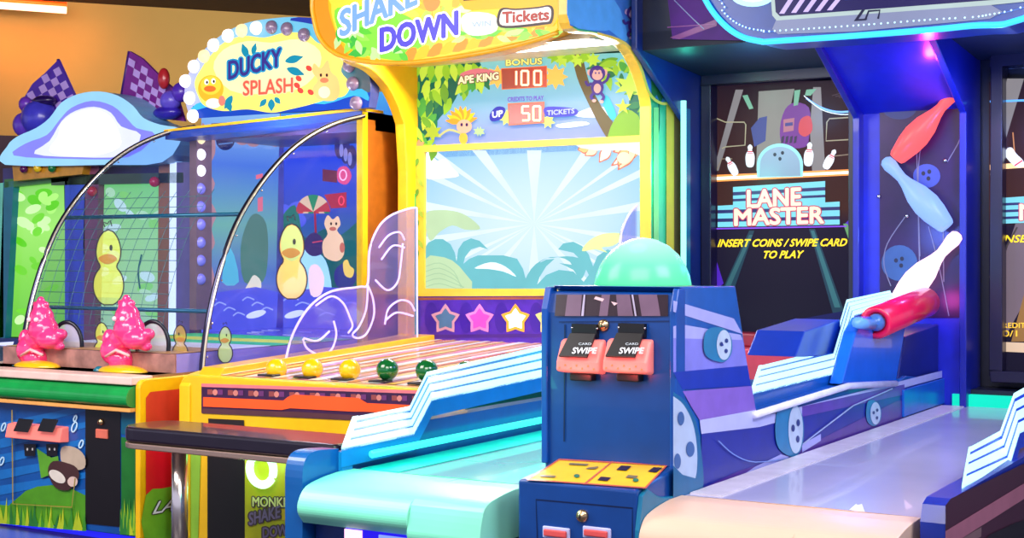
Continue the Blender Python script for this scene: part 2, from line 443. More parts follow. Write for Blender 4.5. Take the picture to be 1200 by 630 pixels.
# pillar and wings: profiles (Y, z) jutting forward at the top
WP = [(6.54, 0), (6.28, 0), (6.28, 1.82), (5.72, 2.12), (5.72, 2.75), (6.54, 2.75)]
B().profX(WP, -2.82, -2.79, V(8, 40, 110, .35, 0, .08)).build('side_wing', cab, .006, label='slim bright blue left wing')
PIL0, PIL1 = -1.99, -1.49
B().profX([(6.54, .5), (6.34, .5), (6.34, 1.84), (5.74, 2.10), (5.74, 2.14), (6.54, 2.14)], PIL0 + .03, PIL1 - .03, V(22, 40, 190, .35, 0, .1)).build('centre_pillar', cab)
for x in (PIL0, PIL1 - .03): B().profX([(6.54, 0), (6.28, 0), (6.28, 1.82), (5.70, 2.10), (5.70, 2.2), (6.54, 2.2)], x, x + .03, BL2).build('pillar_edge', cab, .004)
# pillar panel with picture of pins, balls, swinging strings
pa = Art((0, 6.335, 0), YN)
pa.poly([(1031, 108), (1130, 106), (1130, 372), (1031, 372)], V(44, 20, 74, .25, 0, .3, 5), 1)
pa.poly(el(1054, 123, 22, 17), V(30, 52, 108), 2); pa.poly(el(1086, 206, 16, 14), V(60, 80, 170), 2); pa.poly(el(1054, 308, 21, 21), V(44, 84, 140), 2)
for cx, cy in ((1086, 206), (1054, 308), (1054, 123)):
    for dx, dy in ((-4, -3), (3, -5), (2, 3)): pa.poly(el(cx + dx, cy + dy, 2.3, 2.6), V(14, 18, 50), 3)
lc = V(120, 120, 150)
for pl in ([(1074, 170), (1078, 300)], [(1085, 150), (1076, 200), (1078, 330)], [(1128, 130), (1126, 160), (1110, 190)], [(1062, 252), (1040, 285), (1036, 310), (1044, 335)], [(1088, 265), (1100, 310), (1112, 370)], [(1105, 240), (1106, 330)]):
    pa.line(sm(pl, 4, False), 1.1, lc, 3)
pa.build('pillar_graphic', cab)
for x, y in ((1031, 108), (1030, 230), (1063, 253), (1131, 228), (1131, 302), (1131, 361), (1108, 188)):
    q = PY(x, y, 6.33); B().lathe([(.009, 0), (.009, .006), (.004, .009)], q, YN, CHROME, 10).build('bolt', cab)


def pin_lamp(base, top, mat, lab):
    p0, p1 = PY(*base, 6.27), PY(*top, 6.27); ax = p1 - p0; L = ax.length; b_ = B()
    pr = [(0, 0), (.07, 0), (.085, .03), (.118, .2), (.128, .33), (.11, .48), (.062, .64), (.048, .72), (.056, .82), (.068, .9), (.058, .97), (.03, .995), (0, 1)]
    b_.lathe([(r * L * 1.12, h * L) for r, h in pr], p0, ax, mat, 28); b_.sm = [True] * len(b_.f)
    return b_.build('pin_lamp', cab, loc=(p0 + p1) / 2, label=lab)


pin_lamp((1050, 186), (1124, 102), G(255, 92, 92, 1.15), 'glowing red bowling pin lamp at the top')
pin_lamp((1110, 266), (1036, 186), G(140, 178, 255, .95), 'glowing pale blue bowling pin lamp in the middle')
pin_lamp((1050, 356), (1124, 273), G(255, 205, 232, 1.7), 'glowing white-pink bowling pin lamp at the bottom')
# canopy and header behind
B().prism([(-2.79, 5.78, 2.12), (-2.79, 6.5, 2.07), (-2.79, 6.5, 2.2), (-2.79, 5.78, 2.2)], (2.5, 0, 0), V(6, 18, 44, .6)).build('canopy', cab)
h = Art((0, 5.77, 0), YN); h.poly([(779, -30), (1210, -30), (1210, 30), (905, 48), (788, 46)], V(84, 20, 130, .6, 0, .3, 6), 1)
for q in ([(785, 44), (840, 22), (840, 30), (796, 46)],): h.poly(q, V(130, 40, 130), 2)
h.line(sm([(790, 0), (810, 20), (825, 34)], 4, False), 1.2, V(120, 130, 190), 3); h.line([(782, 32), (838, 28)], 1, V(150, 60, 150), 3)
h.build('header_backboard', cab)
B().box(-2.79, -.3, 5.78, 6.56, 2.2, 2.75, DK).build('header_box', cab)
# lit header
MY = 5.5
out = sm([(812, -40), (821, -12), (834, 12), (852, 32), (872, 44), (895, 49)], 5, False) + sm([(895, 49), (1000, 42), (1090, 35), (1140, 30), (1170, 29), (1185, 26), (1230, 12)], 4, False) + [(1230, -60), (812, -60)]
hb = B(); ring = [PY(x, y, MY) for x, y in out]; hb.prism(ring, (0, .26, 0), V(14, 60, 140, .3)); hb.build('lit_header', cab)
ha = Art((0, MY, 0), YN)
ha.poly(out, GR('header_blue', [(0, (20, 110, 200)), (.3, (10, 70, 150)), (.6, (20, 120, 210)), (1, (30, 140, 230))], 'X', .85), 2)
ha.poly(el(882, -6, 26, 14), G(170, 230, 255, 1.2), 4); ha.poly(el(882, -7, 18, 9), G(255, 230, 235, 1.6), 5)
ha.poly([(900, -40), (905, 18), (910, 24), (1160, 6), (1200, 2), (1200, -40)], G(176, 196, 196, .8), 5); ha.poly([(905, 34), (910, 22), (1160, 5), (1175, 14), (1160, 22), (1000, 37), (912, 40)], G(132, 140, 176, .8), 4)
ha.poly([(905, -40), (909, 14), (914, 19), (1215, -4), (1215, -40)], G(24, 16, 90, .7), 6)
for i in range(5): ha.poly([(913 + i * 14, 16 - i), (919 + i * 14, 16 - i), (932 + i * 14, -4), (926 + i * 14, -4)], G(190, 170, 240, 1), 7)
ha.poly([(990, 0), (1215, -14), (1215, -40), (985, -40)], G(40, 90, 190, .9), 7)
ha.text('L', 1001, 24.5, 1015, 23.5, 13, G(20, 24, 70, .6), 7, .02, .7); ha.line([(1014, 23), (1018, 13), (1031, 12), (1029, 22)], 2.4, G(20, 24, 70, .6), 7)
ha.build('header_graphic', cab)
edge = [PY(x, y, MY - .015) for x, y in sm([(812, -40), (821, -12), (834, 12), (852, 32), (872, 44), (895, 49)], 5, False) + sm([(895, 49), (1000, 42), (1090, 35), (1140, 30), (1170, 29), (1185, 26), (1230, 12)], 4, False)]
B().tube(edge, .012, G(60, 190, 255, 1.5), 8).build('light_edge', cab, label='glowing cyan tube edge of the header')
e2 = [PY(x + (6 if i < 12 else 0), y - 10, MY - .012) for i, (x, y) in enumerate(sm([(818, -40), (827, -12), (840, 14), (856, 32), (874, 42), (895, 46)], 5, False) + sm([(895, 47), (1000, 40), (1090, 33), (1140, 30), (1160, 27), (1185, 22), (1230, 8)], 4, False))]
dots = B(); acc = 0
for i in range(len(e2) - 1):
    seg = (e2[i + 1] - e2[i]); nn = max(1, int(seg.length / .02))
    for k in range(nn): dots.ball(e2[i] + seg * (k / nn), .0042, G(190, 235, 255, 1.5), k=6)
dots.build('light_dots', cab, label='row of tiny cyan light dots along the header', kind='stuff')
B().tube([p + Vector((0, .02, 0)) for p in e2], .009, G(70, 120, 220, .8), 6).build('light_channel', cab)
# teal light strip standing on left wing, spot under header
q0, q1 = PX(801, 118, -2.78), PX(801, 335, -2.78)
B().tube([q0, Vector((q0.x, q0.y, .6))], .014, G(150, 255, 240, 1.5), 8).build('light_strip', cab, label='upright pale teal light strip on the left wing')
q0 = PX(813, 118, -2.77); B().box(-2.79, -2.775, 6.22, 6.27, .6, 1.9, V(10, 120, 150, .3)).build('teal_edge', cab)
# red ledge at the end of first lane
B().box(-2.66, -2.02, 6.2, 6.34, .62, .775, V(205, 52, 78, .4)).box(-2.66, -2.02, 6.3, 6.42, .775, .84, V(150, 24, 50, .4)).build('pin_deck_ledge', cab, .01, label='red ledge below the left screen')
B().box(-2.79, -.3, 6.36, 6.56, 0, .62, DK).build('pin_deck_base', cab)
B().box(-1.56, -1.2, 6.32, 6.36, .54, .60, G(10, 226, 190, .9)).build('light_panel', cab, label='glowing teal panel at the end of the right lane')

# ------------------------------------------------------------------ lanes
LZ = .55
LANE = V(186, 184, 214, .22, 0, .05, 4, coat=.4)


def lane(name, x0, x1, yf, label, padm, padpts, lanem, px_step):
    t = thing(name, label, 'bowling lane', ((x0 + x1) / 2, yf, 0), 'bowling lanes side by side')
    B().box(x0, x1, yf, 6.32, LZ - .08, LZ, lanem).build('lane_surface', t)
    b_ = B(); prof = [(yf, LZ + .004)] + sm([(yf - .08, LZ + .004), (yf - .16, LZ - .004), (yf - .23, LZ - .02), (yf - .262, LZ - .055), (yf - .265, LZ - .09), (yf - .24, LZ - .122)], 5, False) + [(yf - .1, LZ - .13), (yf, LZ - .13)]
    xs = (x0, x0 + (x1 - x0) * .62, x0 + (x1 - x0) * .64, x1)
    b_.profX(prof, xs[0], xs[1], padm); prof2 = [(y, z if z > LZ - .03 else z - .035 * min(1, (LZ - .03 - z) / .03)) for i, (y, z) in enumerate(prof)]; b_.profX(prof2, xs[1], xs[3], padm)
    pd = b_.build('foul_pad', t, .006)
    for p in pd.data.polygons: p.use_smooth = False
    B().box(x0, x1, yf - .18, 6.3, .08, LZ - .13, V(16, 50, 120, .4)).build('lane_base', t)
    return t


l1 = lane('bowling_lane', -2.655, -2.032, 3.48, 'left bowling lane washed in teal light with pale green rounded front pad', V(138, 226, 196, .35, 0, .05, 5), None, V(140, 150, 170, .22, 0, .05, 4, coat=.4), 0)
l2 = lane('bowling_lane', -1.597, -.95, 3.55, 'right bowling lane with lavender-grey surface and peach rounded front pad', V(226, 190, 166, .35, 0, .06, 5), None, LANE, 0)
B().box(-2.64, -2.5, 3.5, 6.28, LZ, LZ + .003, V(20, 220, 200, .3)).build('gutter', l1, label='gutter beside the rail, teal strip light painted in')  # left gutter: teal cast of the light strip put into its colour
B().box(-1.595, -1.50, 3.60, 6.28, LZ, LZ + .004, V(222, 214, 226, .3)).build('gutter', l2, label='pale gutter beside the divider')
# LED strip under left rail
B().tube([(-2.615, 3.52, LZ + .045), (-2.615, 6.2, LZ + .05)], .012, G(60, 255, 225, 1.5), 8).build('light_strip', l1, label='glowing teal light strip along the lane')
area('lane_strip_light', (-2.6, 4.6, .68), .05, 1.6, (.03, 1, .72), (-2.35, 4.6, .5), 2.6).rotation_euler = (0, math.radians(-35), 0)
area('lane_pad_light', (-2.45, 3.08, .85), .3, 1.8, (.1, 1, .72), (-2.4, 3.35, .5))
# purple LED below left pad
b_ = B(); b_.box(-2.50, -2.02, 3.24, 3.29, .38, .43, G(34, 20, 210, 1.0)); b_.box(-2.50, -2.44, 3.235, 3.25, .385, .425, G(255, 190, 240, 1.4)); b_.box(-2.38, -2.24, 3.235, 3.25, .385, .42, G(120, 140, 250, 1.1)); b_.build('light_strip', l1, label='violet blue light strip under the front pad')
la = Art((0, 0, LZ), ZN)
for pts in ([(995, 597), (1003, 590), (1006, 592), (1010, 600)], [(1003, 592), (1010, 590), (1014, 601), (1010, 600)], [(1011, 597), (1016, 601), (1018, 603), (1012, 601)]): la.poly(pts, V(235, 240, 255), 1)
la.build('lane_mark', l2, label='small white arrow mark')


def rail(par, near, far, Xn, Xf, yend, skirt_h, side_m, rot_end=True, thick=.05, y_end_pt=None, gaps=BLUE, white=G(190, 245, 255, 1.15)):
    N = [PX(x, y, Xn) for x, y in near]; F = [PX(x, y, Xf) for x, y in far]
    if yend:
        d = (N[-1] - N[-2]).normalized(); e = N[-1] + d * ((yend - N[-1].y) / d.y)
        d2 = (F[-1] - F[-2]).normalized(); e2_ = F[-1] + d2 * ((yend - F[-1].y) / d2.y); N.append(e); F.append(e2_)
    def sub(Pt):
        o_ = []
        for i in range(len(Pt) - 1): o_ += [Pt[i].lerp(Pt[i + 1], k / 8) for k in range(8)]
        return o_ + [Pt[-1]]
    N, F = sub(N), sub(F)
    body = B(); n_ = len(N); dz = Vector((0, 0, -skirt_h)); vs = []
    for i in range(n_): vs += [N[i], F[i], F[i] + dz, N[i] + dz]
    fs = []
    for i in range(n_ - 1):
        for j in range(4): fs.append((i * 4 + j, (i + 1) * 4 + j, (i + 1) * 4 + (j + 1) % 4, i * 4 + (j + 1) % 4))
    fs += [(3, 2, 1, 0), tuple(range((n_ - 1) * 4, n_ * 4))]
    body.mesh(vs, fs, side_m, False); body.build('rail_body', par)
    for f0, f1 in ((0, .2), (.3, .50), (.6, .76), (.88, 1.0)):
        s_ = B(); vs = []
        for i in range(n_):
            up = Vector((0, 0, .004)); a_ = N[i].lerp(F[i], f0); c_ = N[i].lerp(F[i], f1); vs += [a_ + up, c_ + up, c_ - up, a_ - up]
        s_.mesh(vs, fs, white, False); s_.build('rail_light', par)
    s_ = B(); tk = (N[1] - N[0]).normalized() * .03; up = Vector((0, 0, .006))
    s_.mesh([N[0] + up, F[0] + up, F[0] + tk + up, N[0] + tk + up, N[0] - up, F[0] - up, F[0] + tk - up, N[0] + tk - up], [(0, 1, 2, 3), (7, 6, 5, 4), (0, 4, 5, 1), (1, 5, 6, 2), (2, 6, 7, 3), (3, 7, 4, 0)], white, False)
    s_.build('rail_light', par)
    return N, F


# left side rail of left lane
r1 = thing('lane_rail', 'blue stepped side rail with white-cyan light stripes left of the teal-lit lane', 'lane rail', (-2.72, 3.3, 0), 'lit stepped lane rails')
sp = sm([(3.42, .62), (3.30, .625), (3.255, .59), (3.25, .5)], 5, False)
B().profX(sp + [(3.25, .02), (6.3, .02), (6.3, .66), (3.9, .66), (3.8, .60), (3.42, .60)], -2.73, -2.665, V(10, 84, 158, .3, 0, .08, coat=.3)).build('side_panel', r1)
rail(r1, [(400, 526), (485, 508), (506, 468), (640, 440)], [(413, 490), (480, 477), (500, 437), (640, 405)], -2.645, -2.745, 6.25, .055, V(10, 120, 200, .3, 0, .08))
q = PX(408, 545, -2.66); B().box(-2.665, -2.65, 3.42, 3.47, .55, .61, V(20, 130, 200)).build('rail_bracket', r1)
# right side rail of right lane
r2 = thing('lane_rail', 'dark side panel with pinkish diagonal stripes and lit rail, right of the right lane', 'lane rail', (-.91, 3.5, 0), 'lit stepped lane rails')
pn = Art((-.865, 0, 0), XN)
B().profX([(3.47, .02), (3.455, .1), (3.46, .56), (3.48, .6), (3.52, .612), (6.3, .612), (6.3, .02)], -.93, -.87, V(20, 44, 150, .3)).build('side_panel', r2)
pn.poly([(1108, 640), (1108, 592), (1114, 584), (1210, 538), (1210, 680), (1108, 680)], V(62, 22, 46, .3, 0, .1), 2)
for q in ([(1108, 622), (1210, 560), (1210, 578), (1112, 640), (1108, 640)], [(1130, 660), (1210, 606), (1210, 640), (1160, 670)]): pn.poly(q, V(160, 96, 118, .3), 3)
pn.poly([(1112, 640), (1150, 617), (1150, 628), (1130, 640)], V(120, 90, 96, .3), 3); pn.poly([(1147, 640), (1160, 626), (1190, 612), (1210, 606), (1210, 640)], V(18, 12, 24, .3), 4)
pn.build('side_graphic', r2)
rail(r2, [(1127, 571), (1183, 546), (1195, 506), (1212, 498)], [(1135, 526), (1172, 506), (1188, 462), (1206, 452)], -.885, -.965, 6.25, .05, V(20, 60, 200, .3))
area('right_rail_blue_light', (-1.0, 5.2, 1.7), .4, 4, (.2, .4, 1), (-1.3, 5.2, .5), .4)

# ------------------------------------------------------------------ centre divider with ball return
dv = thing('lane_divider', 'blue centre divider between the lanes printed with purple stripes and wheels, green dome on top', 'lane divider', (-1.8, 4.6, 0))
XD = -1.61
prf = [(790, 345), (797, 336), (862, 335), (885, 484), (993, 450), (1050, 449), (1062, 440), (1104, 432)]
pts = [PX(x, y, XD) for x, y in prf]; yz = [(p.y, p.z) for p in pts]
yz[0] = (3.602, 1.10); yz[-1] = (6.3, .66)
B().profX([(3.602, .02)] + yz + [(6.3, .02)], XD - .40, XD, BLUE).build('divider_body', dv, .004)
da = Art((XD, 0, 0), XN)
PU, LV, DB, TE = V(120, 90, 200, .3, 0, .08), V(170, 172, 238, .3, 0, .08), V(20, 50, 170, .3, 0, .08), V(40, 130, 190, .3, 0, .08)
da.poly([(789, 365), (789, 352), (860, 373), (870, 391)], LV, 1)
da.poly([(789, 436), (789, 395), (800, 385), (870, 395), (876, 430)], V(130, 130, 226, .3, 0, .1), 1)
da.poly([(789, 382), (800, 380), (868, 392), (870, 398), (789, 396)], LV, 1)
da.poly([(789, 436), (876, 428), (880, 452), (800, 456)], DB, 2)
da.poly([(800, 458), (881, 452), (886, 482), (820, 492), (810, 476)], V(134, 100, 200, .3, 0, .1), 2)
da.poly([(820, 492), (886, 480), (888, 489), (1104, 434), (1104, 442), (890, 500), (822, 508)], V(186, 190, 242, .3, 0, .06), 3)
da.poly([(822, 508), (890, 498), (1100, 444), (1100, 478), (822, 575)], V(26, 40, 150, .3, 0, .1), 2)
da.poly([(822, 575), (822, 572), (865, 552), (930, 530), (1050, 470), (1100, 462), (1100, 478)], V(84, 48, 150, .3, 0, .1), 3)
da.poly([(862, 562), (884, 547), (915, 532), (925, 535), (880, 556)], LV, 4); da.poly([(940, 520), (962, 508), (962, 516), (940, 530)], LV, 4)
da.poly([(940, 476), (1060, 450), (1060, 462), (940, 488)], V(96, 60, 170, .3), 3)
# rolling wheels and strings
def wheel(cx, cy, rx, ry, bx):
    da.poly(sm([(cx - bx, cy - ry * .9), (cx, cy - ry), (cx + rx, cy - ry * .4), (cx + rx, cy + ry * .5), (cx, cy + ry), (cx - bx, cy + ry * .7), (cx - bx * 1.25, cy)], 4), V(34, 124, 176, .3, 0, .1), 5)
    da.poly(el(cx + rx * .15, cy, rx * .85, ry * .88), V(190, 208, 232, .3, 0, .1), 6)
    for dx, dy in ((-.3, -.05), (.3, -.25), (.25, .35)): da.poly(el(cx + rx * .15 + dx * rx, cy + dy * ry, rx * .2, ry * .13), V(40, 60, 130), 7)
wheel(847, 404, 10, 20, 18); wheel(931, 503, 10, 32, 18); wheel(1025, 484, 7, 15, 8)
da.poly(el(847, 404, 1, 1), DB, 8)
da.line([(941, 520), (1000, 475), (1046, 455)], 1.4, V(170, 190, 230), 7); da.line(sm([(842, 516), (860, 532), (885, 541), (930, 536)], 4, False), 1.2, V(120, 150, 220), 7)
# big wheel at the front
big = sm([(789, 459), (803, 470), (816, 495), (822, 530), (822, 577), (789, 585)], 5, False)
da.poly(big, V(16, 100, 150, .3), 8); da.poly(sm([(789, 464), (801, 474), (812, 496), (817, 528), (815, 560), (803, 576), (789, 580)], 4, False), V(176, 196, 226, .3, 0, .1), 9)
for x, y, rx, ry in ((798, 490, 4, 8), (809, 526, 5, 9), (794, 540, 4, 9)): da.poly(el(x, y, rx, ry), V(60, 100, 160), 10)
da.poly([(789, 545), (800, 556), (822, 562), (822, 580), (789, 585)], V(16, 100, 150, .3), 10)
da.build('side_graphic', dv)
B().box(XD, XD + .012, *sorted((PX(1056, 478, XD).y, PX(1116, 470, XD).y)), .555, .665, V(14, 96, 200, .25, 0, .1)).build('cover_plate', dv, .003)
tr = B(); tr.tube([PX(884, 486, XD + .01), PX(994, 452, XD + .01), PX(1050, 449, XD + .01)], .012, V(226, 226, 250, .3)); tr.build('trim_strip', dv, label='pale trim strip')
rail(dv, [(879, 461), (982, 436), (1001, 369), (1050, 353)], [(889, 430), (975, 409), (992, 352), (1043, 341)], -1.665, -1.82, 0, .05, BLUE)
# ball return housing
hp = [PX(x, y, -1.612) for x, y in ((986, 450), (1003, 388), (1012, 372), (1064, 364), (1062, 380), (1050, 449))]
B().profX([(p.y, p.z) for p in hp], -1.66, -1.612, V(24, 104, 226, .25, 0, .08, coat=.4)).build('ball_return_housing', dv, .008)
hq = [PX(x, y, -1.80) for x, y in ((932, 418), (943, 388), (985, 374), (985, 418))]
B().profX([(p.y, p.z) for p in hq], -1.99, -1.80, V(16, 50, 160, .3)).build('rear_cover', dv, .006)
bx = [PX(x, y, -1.625) for x, y in ((1052, 450), (1060, 394), (1112, 375), (1112, 440))]
B().profX([(p.y, p.z) for p in bx], -1.95, -1.625, V(18, 34, 120, .3)).build('rear_box', dv, .006)
p0, p1 = PX(1026, 378, -1.60), PX(1084, 354, -1.60); ax = (p1 - p0)
R = .062
B().lathe([(R * .6, .02), (R * .72, 0), (R, .004), (R, ax.length), (R * .9, ax.length + .02), (0, ax.length + .03)], p0, ax, V(232, 20, 78, .3, 0, .08, coat=.4), 28).build('ball_return_tube', dv, label='red ball return tube')
B().ball(p0 + ax.normalized() * .012, R * .55, V(70, 120, 190, .2), (1, 1, 1)).build('ball_return_plug', dv, label='grey-blue plug in the red tube')
B().tube([PX(1004, 378, -1.6), PX(1022, 380, -1.6)], .02, V(110, 170, 230, .2)).build('ball_return_lever', dv)
# printed base curve by the kiosk
# ------------------------------------------------------------------ coin kiosk
ks = thing('coin_kiosk', 'navy blue coin kiosk with two red-lit card readers standing between the lanes', 'coin kiosk', (-1.81, 3.55, 0))
KX0, KX1, KY = -2.025, -1.612, 3.55
B().box(KX0, KX1, KY, 3.6, 0, 1.04, NAVY).profX([(KY, 1.04), (KY + .02, 1.1), (KY + .05, 1.1), (KY + .05, 1.04)], KX0, KX1, NAVY).build('kiosk_body', ks, .008)
for x in (KX0 - .004, KX1 - .016): B().profX([(KY - .012, .61), (KY - .012, 1.05), (KY + .01, 1.112), (3.6, 1.112), (3.6, .61)], x, x + .02, V(8, 72, 160, .3)).build('side_cheek', ks, .004)
ka = Art((0, KY - .002, 0), YN)
ka.line([(662, 380), (661, 517)], 1.6, V(4, 24, 70), 1); ka.line([(655, 377), (784, 376)], 1, V(4, 30, 80), 1); ka.build('door_gap', ks, label='dark door gap line')
ta = Art((0, KY - .001, 1.04), Vector((0, -.06, .02)).normalized())
ta.poly([(652, 345), (783, 345), (783, 370), (650, 370)], V(44, 30, 44, .25, 0, .2), 2)
for q in ([(665, 345), (682, 345), (680, 370), (662, 370)], [(705, 345), (715, 345), (712, 370), (702, 370)], [(722, 345), (738, 345), (742, 370), (724, 370)], [(748, 345), (770, 345), (774, 370), (752, 370)]): ta.poly(q, V(108, 84, 108, .25), 3)
for q in ([(684, 345), (686, 345), (684, 370), (681, 370)], [(740, 345), (742, 345), (746, 370), (744, 370)]): ta.poly(q, V(170, 160, 190, .25), 4)
ta.poly([(698, 347), (708, 350), (706, 353), (696, 350)], V(220, 180, 190), 4); ta.poly([(716, 353), (724, 355), (720, 358)], V(220, 180, 190), 4)
ta.build('top_graphic', ks)
# card readers
for i, x0 in enumerate((658, 713)):
    p = PY(x0 + 28, 410, KY)
    c_ = thing('card_reader', '', '', (0, 0, 0)); del c_['label']; del c_['category']; c_.parent = ks
    bpy.data.objects.remove(c_)
    hx = .062; cx = p.x
    hou = B(); hou.profX([(KY, p.z + .033), (KY - .022, p.z + .028), (KY - .05, p.z - .03), (KY - .052, p.z - .058), (KY, p.z - .066)], cx - hx - .006, cx + hx + .006, G(244, 130, 124, .38, .9)); H = hou.build('card_reader', ks, .008, label='red-glowing card reader housing')
    s_ = B(); s_.prism([(cx - hx + .026, KY - .018, p.z + .044), (cx + hx - .018, KY - .018, p.z + .044), (cx + hx - .026, KY - .056, p.z - .018), (cx - hx + .010, KY - .056, p.z - .018)], (0, -.006, .004), BLACK); s_.build('black_slot_cover', H)
    s2 = B(); s2.box(cx - hx + .026, cx + hx - .018, KY - .016, KY, p.z + .036, p.z + .074, BLACK); s2.build('top_plate', H)
    sa = Art((0, KY - .0635, p.z - .0125), Vector((0, -.062, .038)).normalized())
    sa.text('SWIPE', x0 + 12, 414, x0 + 40, 414, 7, V(235, 235, 245), 1, .04, .3); sa.text('CARD', x0 + 20, 404, x0 + 35, 404, 2.6, V(200, 210, 220), 1, .02); sa.build('reader_print', H)
    l_ = B()
    for k in range(7): l_.ball((cx - .055 + k * .018, KY - .051, p.z - .048 + .008 * (k % 2)), .0035, G(255, 90, 60, 2.5), k=6)
    l_.build('reader_lights', H); B().box(cx - .035, cx + .035, KY - .03, KY, p.z - .085, p.z - .064, BLACK).build('bottom_plate', H, .004)
    for sx_ in (-.035, .045): B().ball((cx + sx_, KY - .014, p.z + .062), .004, CHROME, k=8).build('screw', H)
    spot_pt('reader_glow', (cx, KY - .09, p.z - .06), .4, (1, .08, .06), .01)
def lock(px, py, Y, par, r=.017):
    q = PY(px, py, Y); b_ = B(); b_.lathe([(r, 0), (r, .006), (r * .8, .012), (r * .55, .012), (r * .5, .016), (0, .016)], q, YN, V(190, 160, 120, .25, .9, 0), 20); o_ = b_.build('lock', par, label='brass lock')
    B().box(q.x - .0015, q.x + .0015, q.y - .0175, q.y - .01, q.z - .006, q.z + .006, BLACK).build('key_slot', o_)
lock(708, 381, KY, ks)
# lower box with sloping instruction plate
LX0, LX1, LYF = -1.965, -1.61, 3.30
B().profX([(LYF, .0), (LYF, .60), (KY, .628), (KY, 0)], LX0, LX1, NAVY).build('lower_box', ks, .008)
A0 = PZ(0, 0, 0); nn = Vector((0, -.028, .25)).normalized(); ia = Art((0, LYF, .6), nn)
ia.poly([(617, 562), (655, 537), (783, 544), (757, 572)], V(240, 196, 30, .35, 0, .08), 1)
for q in ([(617, 562), (655, 537), (657, 537.5), (619.5, 562.5)], [(655, 537), (783, 544), (782, 545.5), (654, 538.6)], [(757, 572), (783, 544), (781, 544), (754.5, 571.5)], [(617, 562), (757, 572), (758, 570.5), (619, 560.8)], [(683, 567), (717, 540), (719, 540.2), (686, 567.2)]): ia.poly(q, V(190, 90, 70), 2)
for q in ([(728, 545), (740, 545.6), (734, 551), (722, 550)], [(766, 547), (776, 547.5), (769, 553), (759, 552)], [(704, 558), (716, 559), (712, 563), (700, 562)]): ia.poly(q, V(44, 30, 50), 3)
for q in ([(668, 542), (690, 543), (688, 545), (666, 544)], [(690, 547), (702, 546), (698, 549), (686, 549)], [(634, 556), (652, 557), (650, 559), (632, 558)], [(736, 556), (748, 557), (745, 560), (733, 559)]): ia.poly(q, V(120, 110, 80), 3)
ia.poly(el(676, 557, 3.5, 2), V(50, 120, 90), 3); ia.poly(el(745, 562, 3.5, 2), V(50, 120, 90), 3)
ia.build('instruction_plate', ks, label='yellow printed instruction plate')
fa = Art((0, LYF, 0), YN); fa.line([(630, 640), (628, 585), (741, 595), (741, 640)], 1.6, V(4, 24, 70), 1); fa.build('door_gap', ks)
lock(683, 604, LYF, ks)
for (x0, x1) in ((637, 669), (684, 717)):
    q0, q1 = PY(x0, 615, LYF), PY(x1, 633, LYF); b_ = B(); b_.box(q0.x, q1.x, LYF - .008, LYF, q1.z, q0.z, V(190, 190, 235)); o_ = b_.build('coin_return', ks, .004, label='red coin return button in pale frame')
    B().box(q0.x + .007, q1.x - .007, LYF - .016, LYF - .007, q1.z + .007, q0.z - .007, V(226, 84, 84)).build('coin_button', o_, .004)
# flared foot on the right
ff = [(3.27, .0), (3.29, .5), (3.31, .585)] + sm([(3.34, .60), (3.42, .568), (3.52, .556), (3.62, .553)], 4, False) + [(3.62, 0)]
B().profX(ff, -1.611, -1.598, V(14, 110, 150, .3)).build('side_foot', ks, .003, label='teal flared side foot')
# dome
dm = B(); cxd = PP(752, 335, (-1.81, 3.78, 1.11), Vector((SI, -CO, 0))); cc = Vector((-1.815, 3.76, 1.11))
dm.lathe([(.141, 0), (.141, .012), (.136, .035), (.124, .065), (.104, .095), (.076, .12), (.04, .138), (0, .145)], cc, (0, 0, 1), GR('dome_green', [(0, (40, 250, 170)), (.45, (90, 255, 205)), (.9, (190, 255, 240)), (1, (215, 255, 250))], 'Z', .82, base=.08), 36)
dm.build('dome_lamp', dv, label='glowing green dome lamp on top')
B().lathe([(.15, -.012), (.15, .004), (.141, .006)], cc, (0, 0, 1), V(120, 150, 110, .4), 36).build('dome_base', dv)
spot_pt('dome_glow', (-1.815, 3.7, 1.32), .7, (.2, 1, .7), .05)

# ------------------------------------------------------------------ monkey ball game cabinet
SY = 6.05
mk = thing('ball_game_cabinet', 'yellow and green jungle ball game with wide sky-blue screen and row of round push balls', 'arcade cabinet', (-3.5, 5.5, 0))
GRN = V(60, 190, 90, .3, 0, .1, coat=.3)
B().box(-4.24, -2.90, SY + .06, 6.75, 0, 2.55, V(60, 90, 60)).build('cabinet_body', mk)
B().box(-4.22, -2.90, 4.45, 6.05, .04, .66, V(120, 160, 40)).build('deck_base', mk)


def side(Xo, Xi, top, name, m, mside, lab=None):
    p = [PX(x, y, Xo) for x, y in top]; prof = [(q.y, q.z) for q in p]
    prof = [(6.75, 2.6), (prof[0][0], 2.6)] + prof + [(prof[-1][0], .80), (5.4, .76), (4.50, .715), (4.42, .70), (4.39, .66), (4.385, .03), (6.75, .03)]
    return B().profX(prof, Xi, Xo, m, mside).build(name, mk, .006, **({'label': lab} if lab else {}))


